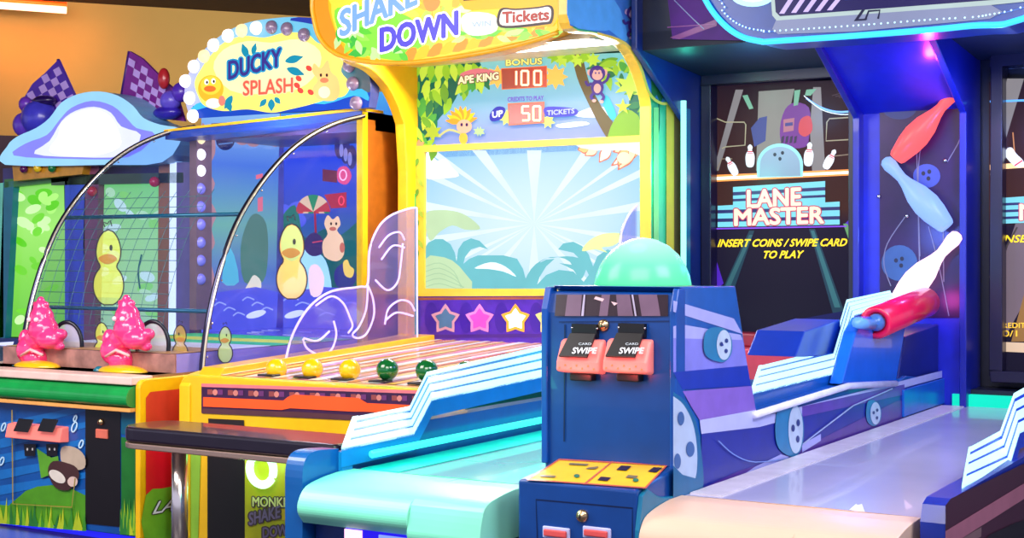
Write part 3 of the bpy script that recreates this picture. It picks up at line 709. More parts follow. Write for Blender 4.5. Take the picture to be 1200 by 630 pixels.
side(-4.20, -4.26, sm([(398, 40), (412, 70), (436, 82), (454, 100), (466, 122), (474, 145)], 4, False) + [(477, 200)], 'side_panel', V(246, 186, 20, .3, 0, .06, coat=.3), V(250, 196, 30, .3, 0, .08), 'yellow left side panel')
side(-2.84, -2.90, sm([(668, 0), (672, 33), (702, 40), (733, 52), (750, 78), (760, 108), (763, 124)], 4, False) + [(763, 200)], 'side_panel', V(70, 190, 130, .25, 0, .08, coat=.3), V(240, 190, 60, .3), 'green right side panel')
sg = Art((-2.838, 0, 0), XN)
top_art = [(668, -40), (668, 30), (702, 38), (733, 50), (750, 76), (761, 108), (775, 120), (788, 118), (796, 112), (796, -40)]
sg.poly(top_art, V(60, 120, 200, .3, 0, .15, 20), 1)
for q in ([(668, -10), (700, -10), (716, 30), (702, 36), (668, 28)], [(690, 10), (720, 0), (735, 40), (728, 46)]): sg.poly(q, V(90, 170, 230, .3), 2, 3)
for x, y, a_, l_ in ((756, -5, 250, 50), (766, 0, 265, 60), (772, 20, 280, 60), (758, 40, 300, 50), (780, 60, 255, 60), (770, 70, 275, 50)): sg.leaf(x, y, a_, l_, 16, V(*random.choice(((40, 110, 60), (30, 70, 50), (90, 150, 50), (20, 50, 60)))), 3)
sg.poly(sm([(748, 20), (757, 40), (762, 80), (770, 108), (782, 112), (776, 70), (768, 30), (762, -10), (750, -10)], 3), V(26, 40, 60), 2)


def monkey(A, x, y, s, body, face, L=5, sx=1.0):
    e = lambda dx, dy, rx, ry, m, l, r=0: A.poly(el(x + dx * s * sx, y + dy * s, rx * s * sx, ry * s, r), m, L + l)
    e(-7, -1, 2.5, 3, face, 0); e(7, -1, 2.5, 3, face, 0); e(0, 0, 7.5, 7.5, body, 1); e(0, 1.8, 5, 4.5, face, 2); e(-2, -1, 2, 2.4, face, 2); e(2, -1, 2, 2.4, face, 2)
    e(-1.6, -.4, .7, 1, body, 3); e(1.6, -.4, .7, 1, body, 3); e(0, 13, 6, 7.5, body, 0); e(0, 14, 3.4, 4.5, face, 1)
    A.line(sm([(x - 5 * s, y + 9 * s), (x - 9 * s, y + 11 * s), (x - 11 * s, y + 7 * s)], 3, False), 2.6 * s, body, L); A.line(sm([(x + 5 * s, y + 9 * s), (x + 9 * s, y + 6 * s), (x + 11 * s, y)], 3, False), 2.6 * s, body, L)
    A.line(sm([(x - 3 * s, y + 18 * s), (x - 6 * s, y + 22 * s), (x - 3 * s, y + 25 * s)], 3, False), 2.8 * s, body, L); A.line(sm([(x + 3 * s, y + 18 * s), (x + 6 * s, y + 22 * s), (x + 4 * s, y + 26 * s)], 3, False), 2.8 * s, body, L)
    e(-3, 25.5, 2, 1.5, face, 1); e(4, 26.5, 2, 1.5, face, 1)


monkey(sg, 743, 15, 1.15, V(60, 36, 120), V(190, 160, 200), 5)
sg.line(sm([(700, 39), (733, 51), (750, 77), (761, 109), (775, 121), (788, 119), (796, 113)], 4, False), 3.2, V(244, 206, 80, .3), 12)
sg.poly([(781, 122), (797, 118), (797, 420), (781, 420)], V(240, 190, 70, .3, 0, .06), 2); sg.poly([(790, 120), (797, 118), (797, 420), (790, 420)], V(130, 90, 60, .3), 3)
sg.poly([(766, 126), (772, 126), (772, 420), (766, 420)], V(150, 220, 130, .3), 2)
sg.build('side_graphic', mk)
# backlit score panel
sp = Art((0, SY, 0), YN)
sp.poly([(482, 72), (770, 60), (770, 172), (482, 186)], GR('jungle_sky', [(0, (60, 110, 220)), (.25, (70, 130, 225)), (.5, (100, 190, 225)), (.8, (110, 205, 215)), (1, (150, 210, 190))], 'Z', .85), 0)
gs = [G(150, 200, 50, .85), G(190, 220, 70, .9), G(110, 170, 50, .8), G(40, 130, 80, .7), G(80, 170, 70, .8)]
dk_ = G(14, 110, 90, .65)
sp.poly([(482, 72), (560, 70), (552, 92), (540, 104), (530, 122), (512, 142), (500, 168), (482, 172)], dk_, 1, 3)
for i in range(75):
    x = 482 + random.random() ** 1.3 * 85; y = 72 + random.random() * (100 if x < 512 else 60 - (x - 512) * .8); a_ = random.choice((250, 270, 290, 310, 225))
    sp.leaf(x, y, a_ + random.uniform(-15, 15), random.uniform(14, 26), random.uniform(6, 10), random.choice(gs[:3] + gs[3:]), 2 + i * .06)
for i in range(9): sp.leaf(490 + i * 8, 74, 255 + i * 5, 22, 9, gs[i % 2], 7 + i * .1)
# right side foliage and branch
sp.poly(sm([(672, 66), (682, 66), (690, 95), (705, 125), (722, 150), (716, 166), (704, 150), (688, 118), (676, 90)], 3), G(110, 96, 60, .7), 2)
sp.poly(sm([(715, 166), (720, 140), (735, 128), (752, 140), (764, 166)], 3), G(130, 180, 50, .8), 3)
sp.poly([(738, 110), (770, 100), (770, 170), (745, 160)], dk_, 1, 3)
for i in range(30):
    x = 762 - random.random() ** 1.3 * 60; y = 66 + random.random() * (60 if x > 735 else 22)
    sp.leaf(x, y, random.choice((200, 225, 180, 270, 315)) + random.uniform(-15, 15), random.uniform(12, 24), random.uniform(6, 10), random.choice(gs), 3 + i * .12)
for i in range(6): sp.star(650 + i * 9, 66 + i % 2 * 4, 10, 5, gs[i % 2], 3 + i * .1, 7)
sp.star(738, 100, 18, 8, G(200, 230, 80, .9), 7.5, 6, sx=1.1); sp.star(730, 125, 10, 4, G(190, 215, 60, .9), 7.6, 5)
for q in ([(672, 135), (700, 124), (716, 132), (700, 138)], [(652, 146), (682, 142), (690, 146), (660, 150)]): sp.poly(q, G(220, 235, 255, .95), 1.5, 3)
sp.poly([(705, 118), (712, 112), (722, 134), (716, 140)], G(60, 190, 215, .9), 3, 3)
monkey(sp, 700, 86, 1.25, G(70, 44, 150, .7), G(226, 170, 160, .9), 8)
# leafy figure bottom left
for i in range(9): sp.leaf(541, 143, 15 + i * 20, 19, 7, G(255, 190, 30, 1) if i % 2 else G(250, 150, 40, .95), 8 + i * .1)
sp.poly(el(544, 148, 9, 8), G(236, 170, 140, .9), 9.5); sp.poly(el(541, 146, 1.5, 2), G(60, 30, 90, .7), 10); sp.poly(el(547, 146, 1.5, 2), G(60, 30, 90, .7), 10)
sp.line(sm([(540, 156), (526, 152), (514, 160)], 3, False), 2.4, G(190, 190, 120, .85), 9); sp.poly(el(543, 162, 5, 7), G(240, 180, 60, .9), 9)
sp.star(507, 155, 12, 6, G(170, 190, 50, .8), 8, 6); sp.star(491, 171, 8, 5, G(240, 160, 110, .9), 8, 7)
for x in (560, 563): sp.star(x, 154, 6, 3, G(170, 200, 140, .85), 8, 6)
# shields with displays
for cx, cy, r in ((583, 90, 14), (651, 90, 15)): sp.star(cx, cy, r, r * .6, G(255, 190, 90, .95), 8, 8)
for cx, cy, r in ((594, 138, 10), (642, 142, 9)): sp.star(cx, cy, r, r * .55, G(214, 230, 110, .9), 8, 7)
sp.poly([(587, 80), (641, 77), (641, 102), (588, 105)], G(230, 120, 70, .9), 9); sp.poly([(588, 81), (640, 78), (640, 101), (589, 104)], GR('display_red', [(0, (90, 0, 10)), (.35, (120, 8, 10)), (.6, (215, 30, 20)), (1, (225, 40, 25))], 'X', .9), 10)
sp.poly([(595, 121), (638, 119), (638, 144), (596, 147)], G(230, 120, 70, .9), 9); sp.poly([(596, 122), (637, 120), (637, 143), (597, 146)], GR('display_red2', [(0, (80, 0, 20)), (.3, (120, 0, 20)), (.5, (205, 20, 20)), (1, (225, 40, 25))], 'X', .9), 10)
dg = G(255, 236, 190, 1.4)
SEG = {'0': 'abcdef', '1': 'bc', '5': 'afgcd'}


def digit(A, ch, x, y, wd, ht):
    P = dict(a=((0, 1), (1, 1)), b=((1, 1), (1, .5)), c=((1, .5), (1, 0)), d=((0, 0), (1, 0)), e=((0, .5), (0, 0)), f=((0, 1), (0, .5)), g=((0, .5), (1, .5)))
    for k in SEG[ch]:
        (a0, b0), (a1, b1) = P[k]; A.line([(x + a0 * wd, y - b0 * ht), (x + a1 * wd, y - b1 * ht)], 2.4, dg, 12)


for ch, x in zip('100', (597, 611, 626)): digit(sp, ch, x, 99.5, 8, 16.5)
for ch, x in zip('50', (612, 625)): digit(sp, ch, x, 141, 8, 16.5)
sp.text('BONUS', 593, 77, 635, 75, 7, G(230, 220, 120, 1), 12, .06, 0, G(120, 100, 60, .7), .08)
sp.text('APE KING', 537, 98.5, 584, 93, 8.5, G(250, 232, 190, 1), 12, .06, 0, G(110, 80, 60, .7), .1)
sp.poly(sm([(540, 86), (560, 80), (582, 84), (580, 89), (545, 91)], 3), G(220, 120, 130, .9), 9)
sp.text('CREDITS TO PLAY', 595, 119, 637, 117, 5, G(110, 90, 200, .9), 12, .05)
sp.poly(sm([(574, 134), (582, 125), (592, 127), (588, 139), (576, 142)], 3), G(50, 50, 170, .8), 9); sp.text('UP', 577, 138, 589, 136, 7, G(225, 235, 255, 1), 12, .05)
sp.poly(sm([(638, 126), (655, 125), (676, 128), (674, 135), (655, 137), (640, 136)], 3), G(70, 70, 190, .85), 9); sp.text('TICKETS', 641, 135, 673, 132.5, 5.5, G(170, 180, 240, 1), 12, .05)
sp.build('score_panel', mk, label='backlit jungle score panel with red number displays')
# screen
gq = [PY(x, y, SY - .03) for x, y in ((475, 74), (484, 74), (488, 400), (479, 400))]; B().prism(gq, (0, .06, 0), V(50, 190, 100, .3, 0, .08)).build('corner_strip', mk, label='green upright corner strip')
fr = B(); c4 = [PY(x, y, SY - .02) for x, y in ((487, 171), (760, 158), (762, 346), (487, 347))]
c4i = [PY(x, y, SY - .02) for x, y in ((497, 178), (751, 166), (752, 338.5), (497, 338))]
for i in range(4):
    j = (i + 1) % 4; fr.prism([c4[i], c4[j], c4i[j], c4i[i]], (0, .06, 0), V(226, 190, 60, .3, 0, .06))
fr.build('screen_frame', mk)
fl = Art((0, SY - .022, 0), YN)
for i in range(14): fl.leaf(756, 172 + i * 12, 250 + (i % 3) * 25, 12, 6, V(*((90, 150, 50), (40, 110, 60), (150, 180, 60))[i % 3]), 1)
for i in range(10): fl.leaf(490, 185 + i * 12, 250 + (i % 3) * 25, 12, 5, V(*((90, 150, 50), (200, 190, 50), (150, 180, 60))[i % 3]), 1)
fl.build('frame_graphic', mk)
sc = Art((0, SY, 0), YN)
sc.poly([(495, 176), (753, 164), (754, 341), (495, 341)], GR('sky_screen', [(0, (255, 255, 255)), (.22, (250, 253, 255)), (.5, (212, 238, 252)), (.8, (150, 208, 244))], 'Z', .97, radial=(.5, .5, .45), base=.02), 0)
for i in range(18):
    a_ = math.radians(-170 + i * 20); cx, cy = 626, 262
    sc.poly([(cx, cy)] + [(min(752, max(497, cx + 190 * math.cos(a_ + d))), min(338, max(176, cy + 120 * math.sin(a_ + d)))) for d in (-.045, .045)], G(226, 244, 254, .97, .02), 1)
sc.poly(sm([(497, 208), (497, 184), (503, 178), (512, 188), (522, 186), (530, 196), (538, 206), (520, 209)], 3), G(255, 255, 255, .98, .02), 2)
tl = G(116, 200, 210, .92, .02); lg = G(200, 230, 184, .94, .02); lg2 = G(176, 214, 170, .94, .02)
sc.poly(sm([(500, 272), (499, 250), (515, 246), (536, 248), (552, 256), (563, 268), (545, 269), (530, 264), (515, 272), (505, 282)], 3), lg, 3)
sc.poly([(497, 338), (497, 292), (502, 284), (510, 280), (519, 280), (528, 286), (533, 296), (535, 306), (537, 292), (543, 283), (552, 279), (562, 282), (572, 292), (562, 289), (552, 292), (545, 301), (543, 309), (550, 303), (560, 299), (590, 299), (606, 303), (613, 315), (617, 330), (622, 318), (630, 309), (640, 304), (650, 303), (640, 312), (632, 325), (628, 338)], tl, 4)
sc.poly(sm([(556, 314), (575, 307), (592, 312), (605, 324), (590, 318), (572, 315)], 3), G(214, 240, 248, .95), 5)
sc.poly([(499, 338), (499, 303), (512, 300), (530, 305), (545, 320), (553, 338)], lg, 5, 2)
for i in range(5): sc.line(sm([(499, 312 + i * 6), (515, 308 + i * 6), (532 + i, 318 + i * 5), (540 + i, 336)], 3, False), 1, lg2, 6)
sc.poly(sm([(612, 338), (618, 322), (628, 309), (645, 301), (662, 303), (670, 310), (655, 308), (672, 316), (680, 328), (686, 318), (688, 308), (678, 302), (664, 300), (648, 302), (634, 306)], 2), tl, 4)
sc.poly([(654, 292), (660, 285), (672, 283), (682, 288), (690, 298), (695, 312), (700, 300), (712, 292), (730, 300), (752, 318), (752, 338), (625, 338), (640, 322), (655, 316), (672, 318), (684, 330), (690, 322), (682, 306), (672, 296)], tl, 4)
sc.poly(sm([(682, 294), (690, 282), (706, 274), (726, 273), (730, 279), (718, 288), (705, 290), (712, 296), (698, 292)], 3), G(206, 230, 150, .92), 6)
for i, (x, y, a_, l_) in enumerate(((750, 172, 190, 44), (750, 176, 205, 46), (748, 172, 215, 52), (745, 174, 230, 44), (735, 172, 245, 34), (715, 172, 235, 30), (700, 172, 215, 24), (690, 172, 195, 18))):
    sc.leaf(x, y, a_, l_ * .75, 13, G(200, 110, 90, .85), 6 + i * .2); sc.leaf(x, y, a_, l_ * .68, 10, G(*((255, 214, 170), (255, 176, 110), (255, 232, 210))[i % 3], .98), 6.1 + i * .2)
sc.poly(el(731, 185, 8, 7), G(255, 200, 180, .95), 9); sc.poly([(675, 170), (752, 165), (750, 182), (735, 176), (700, 176)], G(255, 236, 220, .98), 8, 2)
sc.build('game_screen', mk, label='sky-blue game screen with palm silhouettes')
# star strip below the screen
ss = Art((0, SY - .01, 0), YN)
ss.poly([(488, 347), (765, 345), (768, 402), (488, 402)], V(70, 30, 170, .3, 0, .2, 20, coat=.3), 1)
ss.line([(490, 350), (765, 348)], 3, V(150, 80, 60), 2); ss.line([(490, 394), (765, 392)], 4, V(60, 20, 130), 2)
for x in range(505, 760, 41): ss.poly(el(x + .5, 372, 8, 18), V(54, 20, 150, .3), 1.5)
ss.build('star_panel', mk)
for i, (x, cA, cB) in enumerate(((522, (200, 150, 170), (70, 110, 150)), (562, (210, 130, 200), (200, 70, 190)), (604, (255, 200, 80), (255, 250, 225)), (644, (225, 215, 130), (190, 200, 120)), (688, (200, 150, 170), (90, 110, 150)))):
    st = Art((0, SY - .014, 0), YN); lit = i == 2
    pts5 = []
    for k in range(10):
        r = 18.5 if k % 2 == 0 else 11.5; a_ = math.radians(-90 + k * 36); pts5.append((x + r * .95 * math.cos(a_), 374 + r * math.sin(a_)))
    st.poly(pts5, V(*cA) if not lit else G(255, 170, 60, 1.1), 2, 2)
    st.poly([(x + (px - x) * .72, 374 + (py - 374) * .72) for px, py in pts5], V(*cB) if not lit else G(255, 252, 235, 1.6), 4, 2)
    st.build('star_lamp', mk, label='glowing white star lamp' if lit else 'unlit star lamp')
# lit marquee
MQ = 5.4
mo = sm([(372, -40), (366, 0), (368, 22), (375, 45), (392, 62), (420, 71), (470, 74), (520, 69), (575, 60), (625, 48), (655, 38)], 4, False) + [(668, 30), (668, -60), (372, -60)]
mb = B(); mb.prism([PY(x, y, MQ) for x, y in mo], (0, .14, 0), V(250, 176, 20, .3, 0, .06, coat=.3)); mb.build('marquee', mk, .01, label='yellow curved sign body')
ma = Art((0, MQ, 0), YN)
ma.poly(mo, G(250, 186, 20, .9), 2)
ma.poly(sm([(374, 44), (369, 20), (367, 0), (372, -30), (384, -30), (385, 10), (396, 45), (410, 68), (392, 62)], 3), G(236, 150, 30, .85), 3)
ma.poly(sm([(396, -30), (388, 5), (392, 30), (402, 50), (430, 66), (470, 71), (520, 66), (560, 58), (600, 50), (645, 36), (655, 10), (640, -40)], 3), G(246, 214, 60, .95), 4)
ma.poly(sm([(392, 12), (398, 40), (415, 60), (450, 69), (480, 71), (485, 60), (500, 48), (480, 20), (440, 8), (410, 8)], 3), G(130, 215, 60, .95), 5)
ma.poly(sm([(500, 10), (540, 0), (560, 20), (600, 30), (640, 26), (652, 30), (640, 40), (600, 50), (560, 46), (520, 44), (500, 60), (490, 40)], 3), G(190, 226, 90, .95), 5)
for i in range(12): ma.poly(sm([(470 + i * 15, 72 - i * 2.8), (478 + i * 15, 58 - i * 2.6), (488 + i * 15, 56 - i * 2.6), (486 + i * 15, 69 - i * 2.9)], 2), G(*((255, 150, 40), (255, 196, 30))[i % 2], .95), 6)
for i in range(26):
    x = 396 + random.random() * 80; y = 40 + random.random() * 22 - (x < 420) * 14; ma.leaf(x, y, random.uniform(190, 350), 18, 8, G(*random.choice(((90, 200, 50), (150, 226, 80), (190, 240, 150), (60, 180, 60))), .95), 7 + i * .1)
for i in range(22):
    x = 545 + random.random() * 100; y = 34 + random.random() * 10; ma.leaf(x, y, random.choice((20, 160, 200, -20)), 18, 7, G(*random.choice(((110, 206, 60), (150, 220, 80), (200, 240, 140))), .95), 7 + i * .1)
for i in range(14): ma.leaf(490 + random.random() * 50, 2 + random.random() * 22, random.uniform(0, 180), 22, 9, G(*random.choice(((255, 220, 80), (255, 250, 190), (255, 180, 60))), 1), 7 + i * .1)
ma.poly(sm([(496, -2), (508, -8), (516, 2), (510, 12), (500, 12)], 3), G(240, 150, 70, .95), 9)
ma.poly(sm([(540, 22), (552, 14), (580, 18), (582, 36), (560, 42), (545, 38)], 3), G(236, 245, 220, 1), 9)
ma.text('SHAKE', 399, 43, 488, 5, 30, G(120, 165, 236, .95), 11, .045, 0, G(255, 248, 250, 1.1), .085)
ma.text('DOWN', 446, 60.5, 536, 40, 27, G(84, 74, 214, .9), 11, .055, 0, G(255, 250, 250, 1.15), .085)
ma.text('WIN', 553, 32, 575, 30, 6, G(170, 190, 240, .95), 11, .03)
ma.poly(sm([(541, -20), (541, 6), (552, 12), (585, 10), (590, 18), (600, 32), (640, 31), (652, 24), (655, -20)], 2), G(250, 180, 20, .95), 9)
ma.poly([(543, -20), (543, 1), (602, -3), (602, -20)], G(60, 16, 10, .6), 10)
ma.poly(sm([(583, 30), (584, 14), (590, 9), (604, 10), (630, 8), (644, 6), (649, 12), (647, 26), (638, 29), (600, 33)], 3), G(50, 30, 40, .6), 10); ma.poly(sm([(586, 28), (587, 15), (592, 11), (604, 12), (630, 10), (642, 8), (646, 13), (644, 24), (636, 26), (600, 30)], 3), G(255, 236, 230, 1), 11)
ma.text('Tickets', 589, 27, 643, 23, 12.5, G(180, 50, 40, .9), 12, .02, 0, G(110, 20, 20, .7), .03)
ma.build('marquee_face', mk, label='backlit jungle sign face with lettering')
edge_ = [PY(x, y, MQ - .008) for x, y in mo[:-3]]
B().tube(edge_, .012, V(236, 170, 30, .3), 8).build('marquee_trim', mk)
# canopy under side joins marquee with score panel
B().prism([PX(410, 70, -4.2) + Vector((0, 0, 0)), Vector((-4.2, SY, 2.17)), Vector((-4.2, SY, 2.3)), Vector((-4.2, 5.55, 2.3))], (1.3, 0, 0), V(236, 214, 190, .3)).build('canopy', mk)
# playfield
pf = B(); A_, Z_ = (4.46, .705), (6.05, .775)
pf.prism([(-4.2, A_[0], A_[1]), (-2.9, A_[0], A_[1]), (-2.9, Z_[0], Z_[1]), (-4.2, Z_[0], Z_[1])], (0, 0, -.03), V(246, 176, 130, .2, 0, .08, 6, coat=.4))
pfn = Vector((0, -(Z_[1] - A_[1]), Z_[0] - A_[0])).normalized()


def strip(x0, x1, x2, x3, m, l):
    up = pfn * .0015 * l; pf.face([Vector((x0, A_[0], A_[1])) + up, Vector((x1, A_[0], A_[1])) + up, Vector((x3, Z_[0], Z_[1])) + up, Vector((x2, Z_[0], Z_[1])) + up], m)


cols = [(250, 190, 150), (255, 246, 236), (246, 150, 110), (255, 214, 120), (255, 250, 240), (240, 170, 190), (255, 200, 80), (255, 246, 230), (250, 170, 90), (255, 236, 130), (230, 150, 160), (255, 250, 240), (250, 200, 120)]
for i, c_ in enumerate(cols * 2):
    x = -4.16 + i * .048; strip(x, x + .03 + .014 * (i % 3), x + .04, x + .06 + .014 * (i % 3), V(*c_, .2, 0, .06, 14, coat=.4), 1 + (i % 2))
pf.build('playfield', mk)
B().profX([(4.44, .69), (4.48, .735), (6.05, .80), (6.05, .76)], -4.21, -4.09, V(252, 180, 30, .3, 0, .06, coat=.3)).build('playfield_border', mk, .004)
# front face
FY = 4.40
B().prism([(x, FY, z) for x, z in [(-4.262, .03), (-4.262, .62)] + [(-4.262 + .06 - .06 * math.cos(a_), .66 + .045 * math.sin(a_)) for a_ in [i * math.pi / 10 for i in range(6)]] + [(-2.9, .70), (-2.9, .03)]], (0, .06, 0), V(246, 190, 24, .3, 0, .06, coat=.3), V(190, 210, 50, .3)).build('front_panel', mk, .006)
ff_ = Art((0, FY, 0), YN)
ff_.poly([(236, 451), (520, 460), (520, 497), (236, 483)], V(60, 26, 70, .3, 0, .2, 30), 1)
ff_.poly([(236, 449), (520, 458), (520, 462), (236, 453)], V(230, 120, 130), 2)
for i in range(22):
    x = 243 + i * 12; y = 459 + (x - 243) * .033; ff_.poly([(x, y - 3), (x + 6, y - 3), (x + 6, y + 3), (x, y + 3)], V(*((150, 70, 70), (110, 50, 110))[i % 2]), 2)
    if i % 2: ff_.poly(el(x - 3, y, 3, 3.5), V(214, 130, 120), 3)
og = G(255, 88, 40, 1.0)
ff_.poly([(238, 465), (332, 469), (337, 465), (345, 462), (420, 466), (430, 472), (520, 476), (520, 486), (425, 482), (415, 482), (340, 478), (330, 480), (238, 476)], og, 4)
ff_.poly([(238, 478), (330, 482), (345, 482), (415, 486), (425, 487), (520, 491), (520, 497), (236, 484)], V(90, 50, 60), 3)
ff_.poly([(215, 500), (236, 500), (232, 640), (215, 640)], V(140, 190, 60, .3, 0, .1), 2)
ff_.poly([(244, 490), (286, 492), (286, 500), (244, 498)], V(40, 30, 30), 3)
ff_.poly([(243, 515), (287, 518), (287, 660), (243, 660)], V(20, 16, 18, .4), 3)
ff_.poly([(256, 530), (276, 531), (276, 536), (256, 535)], V(40, 40, 40), 4)
ff_.poly([(287, 520), (350, 524), (350, 660), (287, 660)], V(196, 190, 30, .3, 0, .1), 3)
ff_.text('MONKEY', 296, 593, 345, 594, 11, V(240, 236, 150), 6, .03, 0, V(90, 70, 70), .12)
ff_.text('SHAKE', 292, 615, 328, 606, 14, V(130, 110, 150), 6, .03, 0, V(90, 70, 70), .12); ff_.text('DOWN', 308, 630, 345, 625, 12, V(130, 110, 150), 6, .03, 0, V(90, 70, 70), .12)
ff_.poly([(330, 596), (343, 597), (343, 610), (330, 609)], V(226, 190, 40), 5)
ff_.build('front_graphic', mk)
ctr = PY(309, 549, FY); r_ = .062
lt = B(); pts_ = [ctr + Vector((r_ * math.cos(t), -.012, r_ * math.sin(t))) for t in [i * math.tau / 32 for i in range(32)]]
lt.tube(pts_, .017, G(190, 255, 200, 1.9), 8, True); lt.build('ring_light', mk, label='glowing green ring light')
B().lathe([(.092, 0), (.092, .004), (.0, .004)], ctr, YN, G(20, 220, 40, 1.0), 32).build('ring_backplate', mk)
spot_pt('ring_glow', tuple(ctr + Vector((0, -.12, 0))), .35, (.1, 1, .2), .03)
# push balls
for i, (x, cy) in enumerate(((324, 432), (366, 432), (410, 433), (454, 433), (500, 434), (546, 436))):
    p = PY(x, cy, 4.56); g = i > 2
    b_ = B(); b_.ball(p, .044, V(12, 96, 40, .12, 0, .1, coat=.6) if g else V(255, 190, 10, .2, 0, .08, coat=.5)); b_.ball(p - Vector((0, 0, .0)), .0, BLACK) if 0 else None
    o_ = b_.build('push_ball', mk, loc=p, label='%s push ball' % ('dark green' if g else 'yellow'))
    B().lathe([(.024, 0), (.018, .01), (.02, .03)], Vector((p.x, p.y, p.z - .063)), ZN, V(30, 40, 30) if g else V(230, 160, 10), 14).build('ball_stem', o_)
    B().box(p.x - .04, p.x + .04, p.y - .075, p.y - .02, .708, .716, BLACK).build('ball_slot', o_, .003)
# acrylic guards with edge-lit swirls
ACR = CLEAR('acrylic_lilac', (226, 220, 250), .08, .10, (170, 160, 255)); LIL = G(214, 190, 255, .85, .5)


def guard(X, outl, swirls, lab):
    b_ = B(); b_.prism([PX(x, y, X) for x, y in outl], (-.008, 0, 0), ACR); o_ = b_.build('acrylic_guard', mk, label=lab)
    B().tube([PX(x, y, X) for x, y in outl], .0055, LIL, 6).build('guard_edge', o_)
    for s_ in swirls: B().tube([PX(x, y, X + .002) for x, y in sm(s_, 5, False)], .005, LIL, 6).build('etched_swirl', o_)


guard(-4.10, sm([(335, 421), (341, 397), (352, 374), (367, 355), (389, 341), (421, 336), (431, 332), (433, 293), (443, 267), (457, 253), (477, 245), (488, 243)], 5, False) + [(489, 398), (430, 408)],
      [[(355, 397), (360, 408), (375, 416), (388, 410), (394, 392), (391, 376)], [(356, 396), (372, 399), (386, 388)], [(370, 358), (388, 347), (402, 355), (410, 372), (413, 382), (408, 390)], [(431, 334), (437, 350), (438, 370), (430, 390), (420, 396), (413, 392), (421, 382), (429, 362), (431, 336)],
       [(451, 380), (455, 362), (468, 352), (480, 354), (486, 364)], [(452, 375), (465, 366), (484, 370)], [(444, 290), (455, 276), (468, 272), (474, 281)], [(447, 304), (460, 288), (474, 290)], [(440, 328), (454, 340), (466, 330), (470, 305), (472, 285)]], 'swirl-etched clear guard on the left edge of the playfield')
guard(-2.95, sm([(727, 345), (727, 285), (732, 262), (742, 245), (756, 235), (771, 232)], 4, False) + [(771, 345)], [[(752, 266), (760, 262), (768, 272), (771, 282)], [(748, 290), (752, 272), (762, 262)]], 'clear guard on the right edge of the playfield')

# ------------------------------------------------------------------ duck water game cabinet
DX0, DX1, DYF = -5.5, -4.35, 4.29
dk = thing('duck_game_cabinet', 'water gun game with curved clear front, bulb-edged splash sign and pink blasters', 'arcade cabinet', (-4.92, 5.5, 0))
WOOD = V(232, 170, 30, .3, 0, .1, coat=.2)
B().box(DX0 + .02, DX1 - .02, 4.36, 6.62, .03, .70, V(150, 110, 70)).build('cabinet_base', dk)
# solid rear part: right side, left side, back
yr = PX(426, 140, DX1).y
B().box(DX1 - .03, DX1, yr, 6.62, 0, 1.93, V(168, 92, 20, .35, 0, .15, coat=.2)).build('rear_side', dk, label='orange-brown rear side')
B().box(DX1 - .034, DX1 + .004, yr - .012, yr + .03, .7, 1.93, V(255, 200, 20, .3)).build('side_edge', dk, label='yellow front edge of the rear side')
B().box(DX0, DX0 + .03, 5.86, 6.62, .7, 1.88, V(120, 110, 200)).build('rear_side', dk)
# back scene
BY = 6.5
bs = Art((0, BY, 0), YN); bs.xmin = 329
bs.poly([(328, 120), (516, 100), (516, 400), (328, 400)], GR('underwater', [(0, (90, 110, 230)), (.22, (60, 60, 200)), (.35, (20, 110, 130)), (.55, (30, 60, 190)), (.75, (30, 60, 225)), (1, (80, 170, 235))], 'Z', .95, base=.03), 0)
bs.poly(sm([(320, 340), (318, 290), (330, 270), (345, 262), (360, 280), (380, 268), (400, 275), (424, 262), (426, 340)], 3), G(20, 110, 110, .6), 1)
for cx, cy, r in ((330, 250, 16), (345, 258, 14), (350, 244, 12)): bs.poly(el(cx, cy, r, r * .7), G(90, 100, 230, .75), 1)
bs.poly(sm([(326, 280), (330, 255), (345, 240), (352, 262), (356, 300), (350, 330), (322, 330)], 3), G(20, 130, 110, .6), 2)
# umbrella
for i in range(6):
    x0 = 348 + i * 6.5; x1 = x0 + 6.5; f = lambda x: 252 - 24 * math.sqrt(max(0, 1 - ((x - 367) / 20) ** 2))
    bs.poly([(367, 228), (x0, f(x0) if 0 else 250 - 0), (x1, 250)], G(*((214, 40, 60), (236, 190, 150), (30, 130, 90))[i % 3], .85), 4)
bs.poly(el(367, 248, 20, 20, 0, 24, 180, 360), G(214, 40, 60, .8), 3)
for i in range(5):
    a0 = -180 + i * 36; q = [(367, 248)] + [(367 + 20 * math.cos(math.radians(a0 + k * 9)), 248 + 20 * math.sin(math.radians(a0 + k * 9))) for k in range(5)]
    bs.poly(q, G(*((200, 40, 60), (240, 200, 160), (30, 140, 90), (240, 200, 160), (200, 40, 60))[i], .85), 5)
bs.line([(369, 248), (371, 300)], 2.4, G(170, 30, 60, .8), 4)
bs.poly([(378, 198), (395, 200), (395, 214), (378, 212)], G(120, 10, 60, .8), 4); bs.poly([(380, 228), (406, 225), (406, 243), (388, 244)], G(190, 20, 60, .8), 4)
bs.poly(sm([(396, 198), (406, 195), (412, 206), (406, 216), (396, 212)], 3), G(230, 70, 130, 1), 5); bs.line(el(402, 205, 4, 6), 1.6, G(255, 190, 220, 1.1), 6, True); bs.line(el(400, 235, 3, 5), 1.6, G(255, 60, 90, 1.1), 6, True)
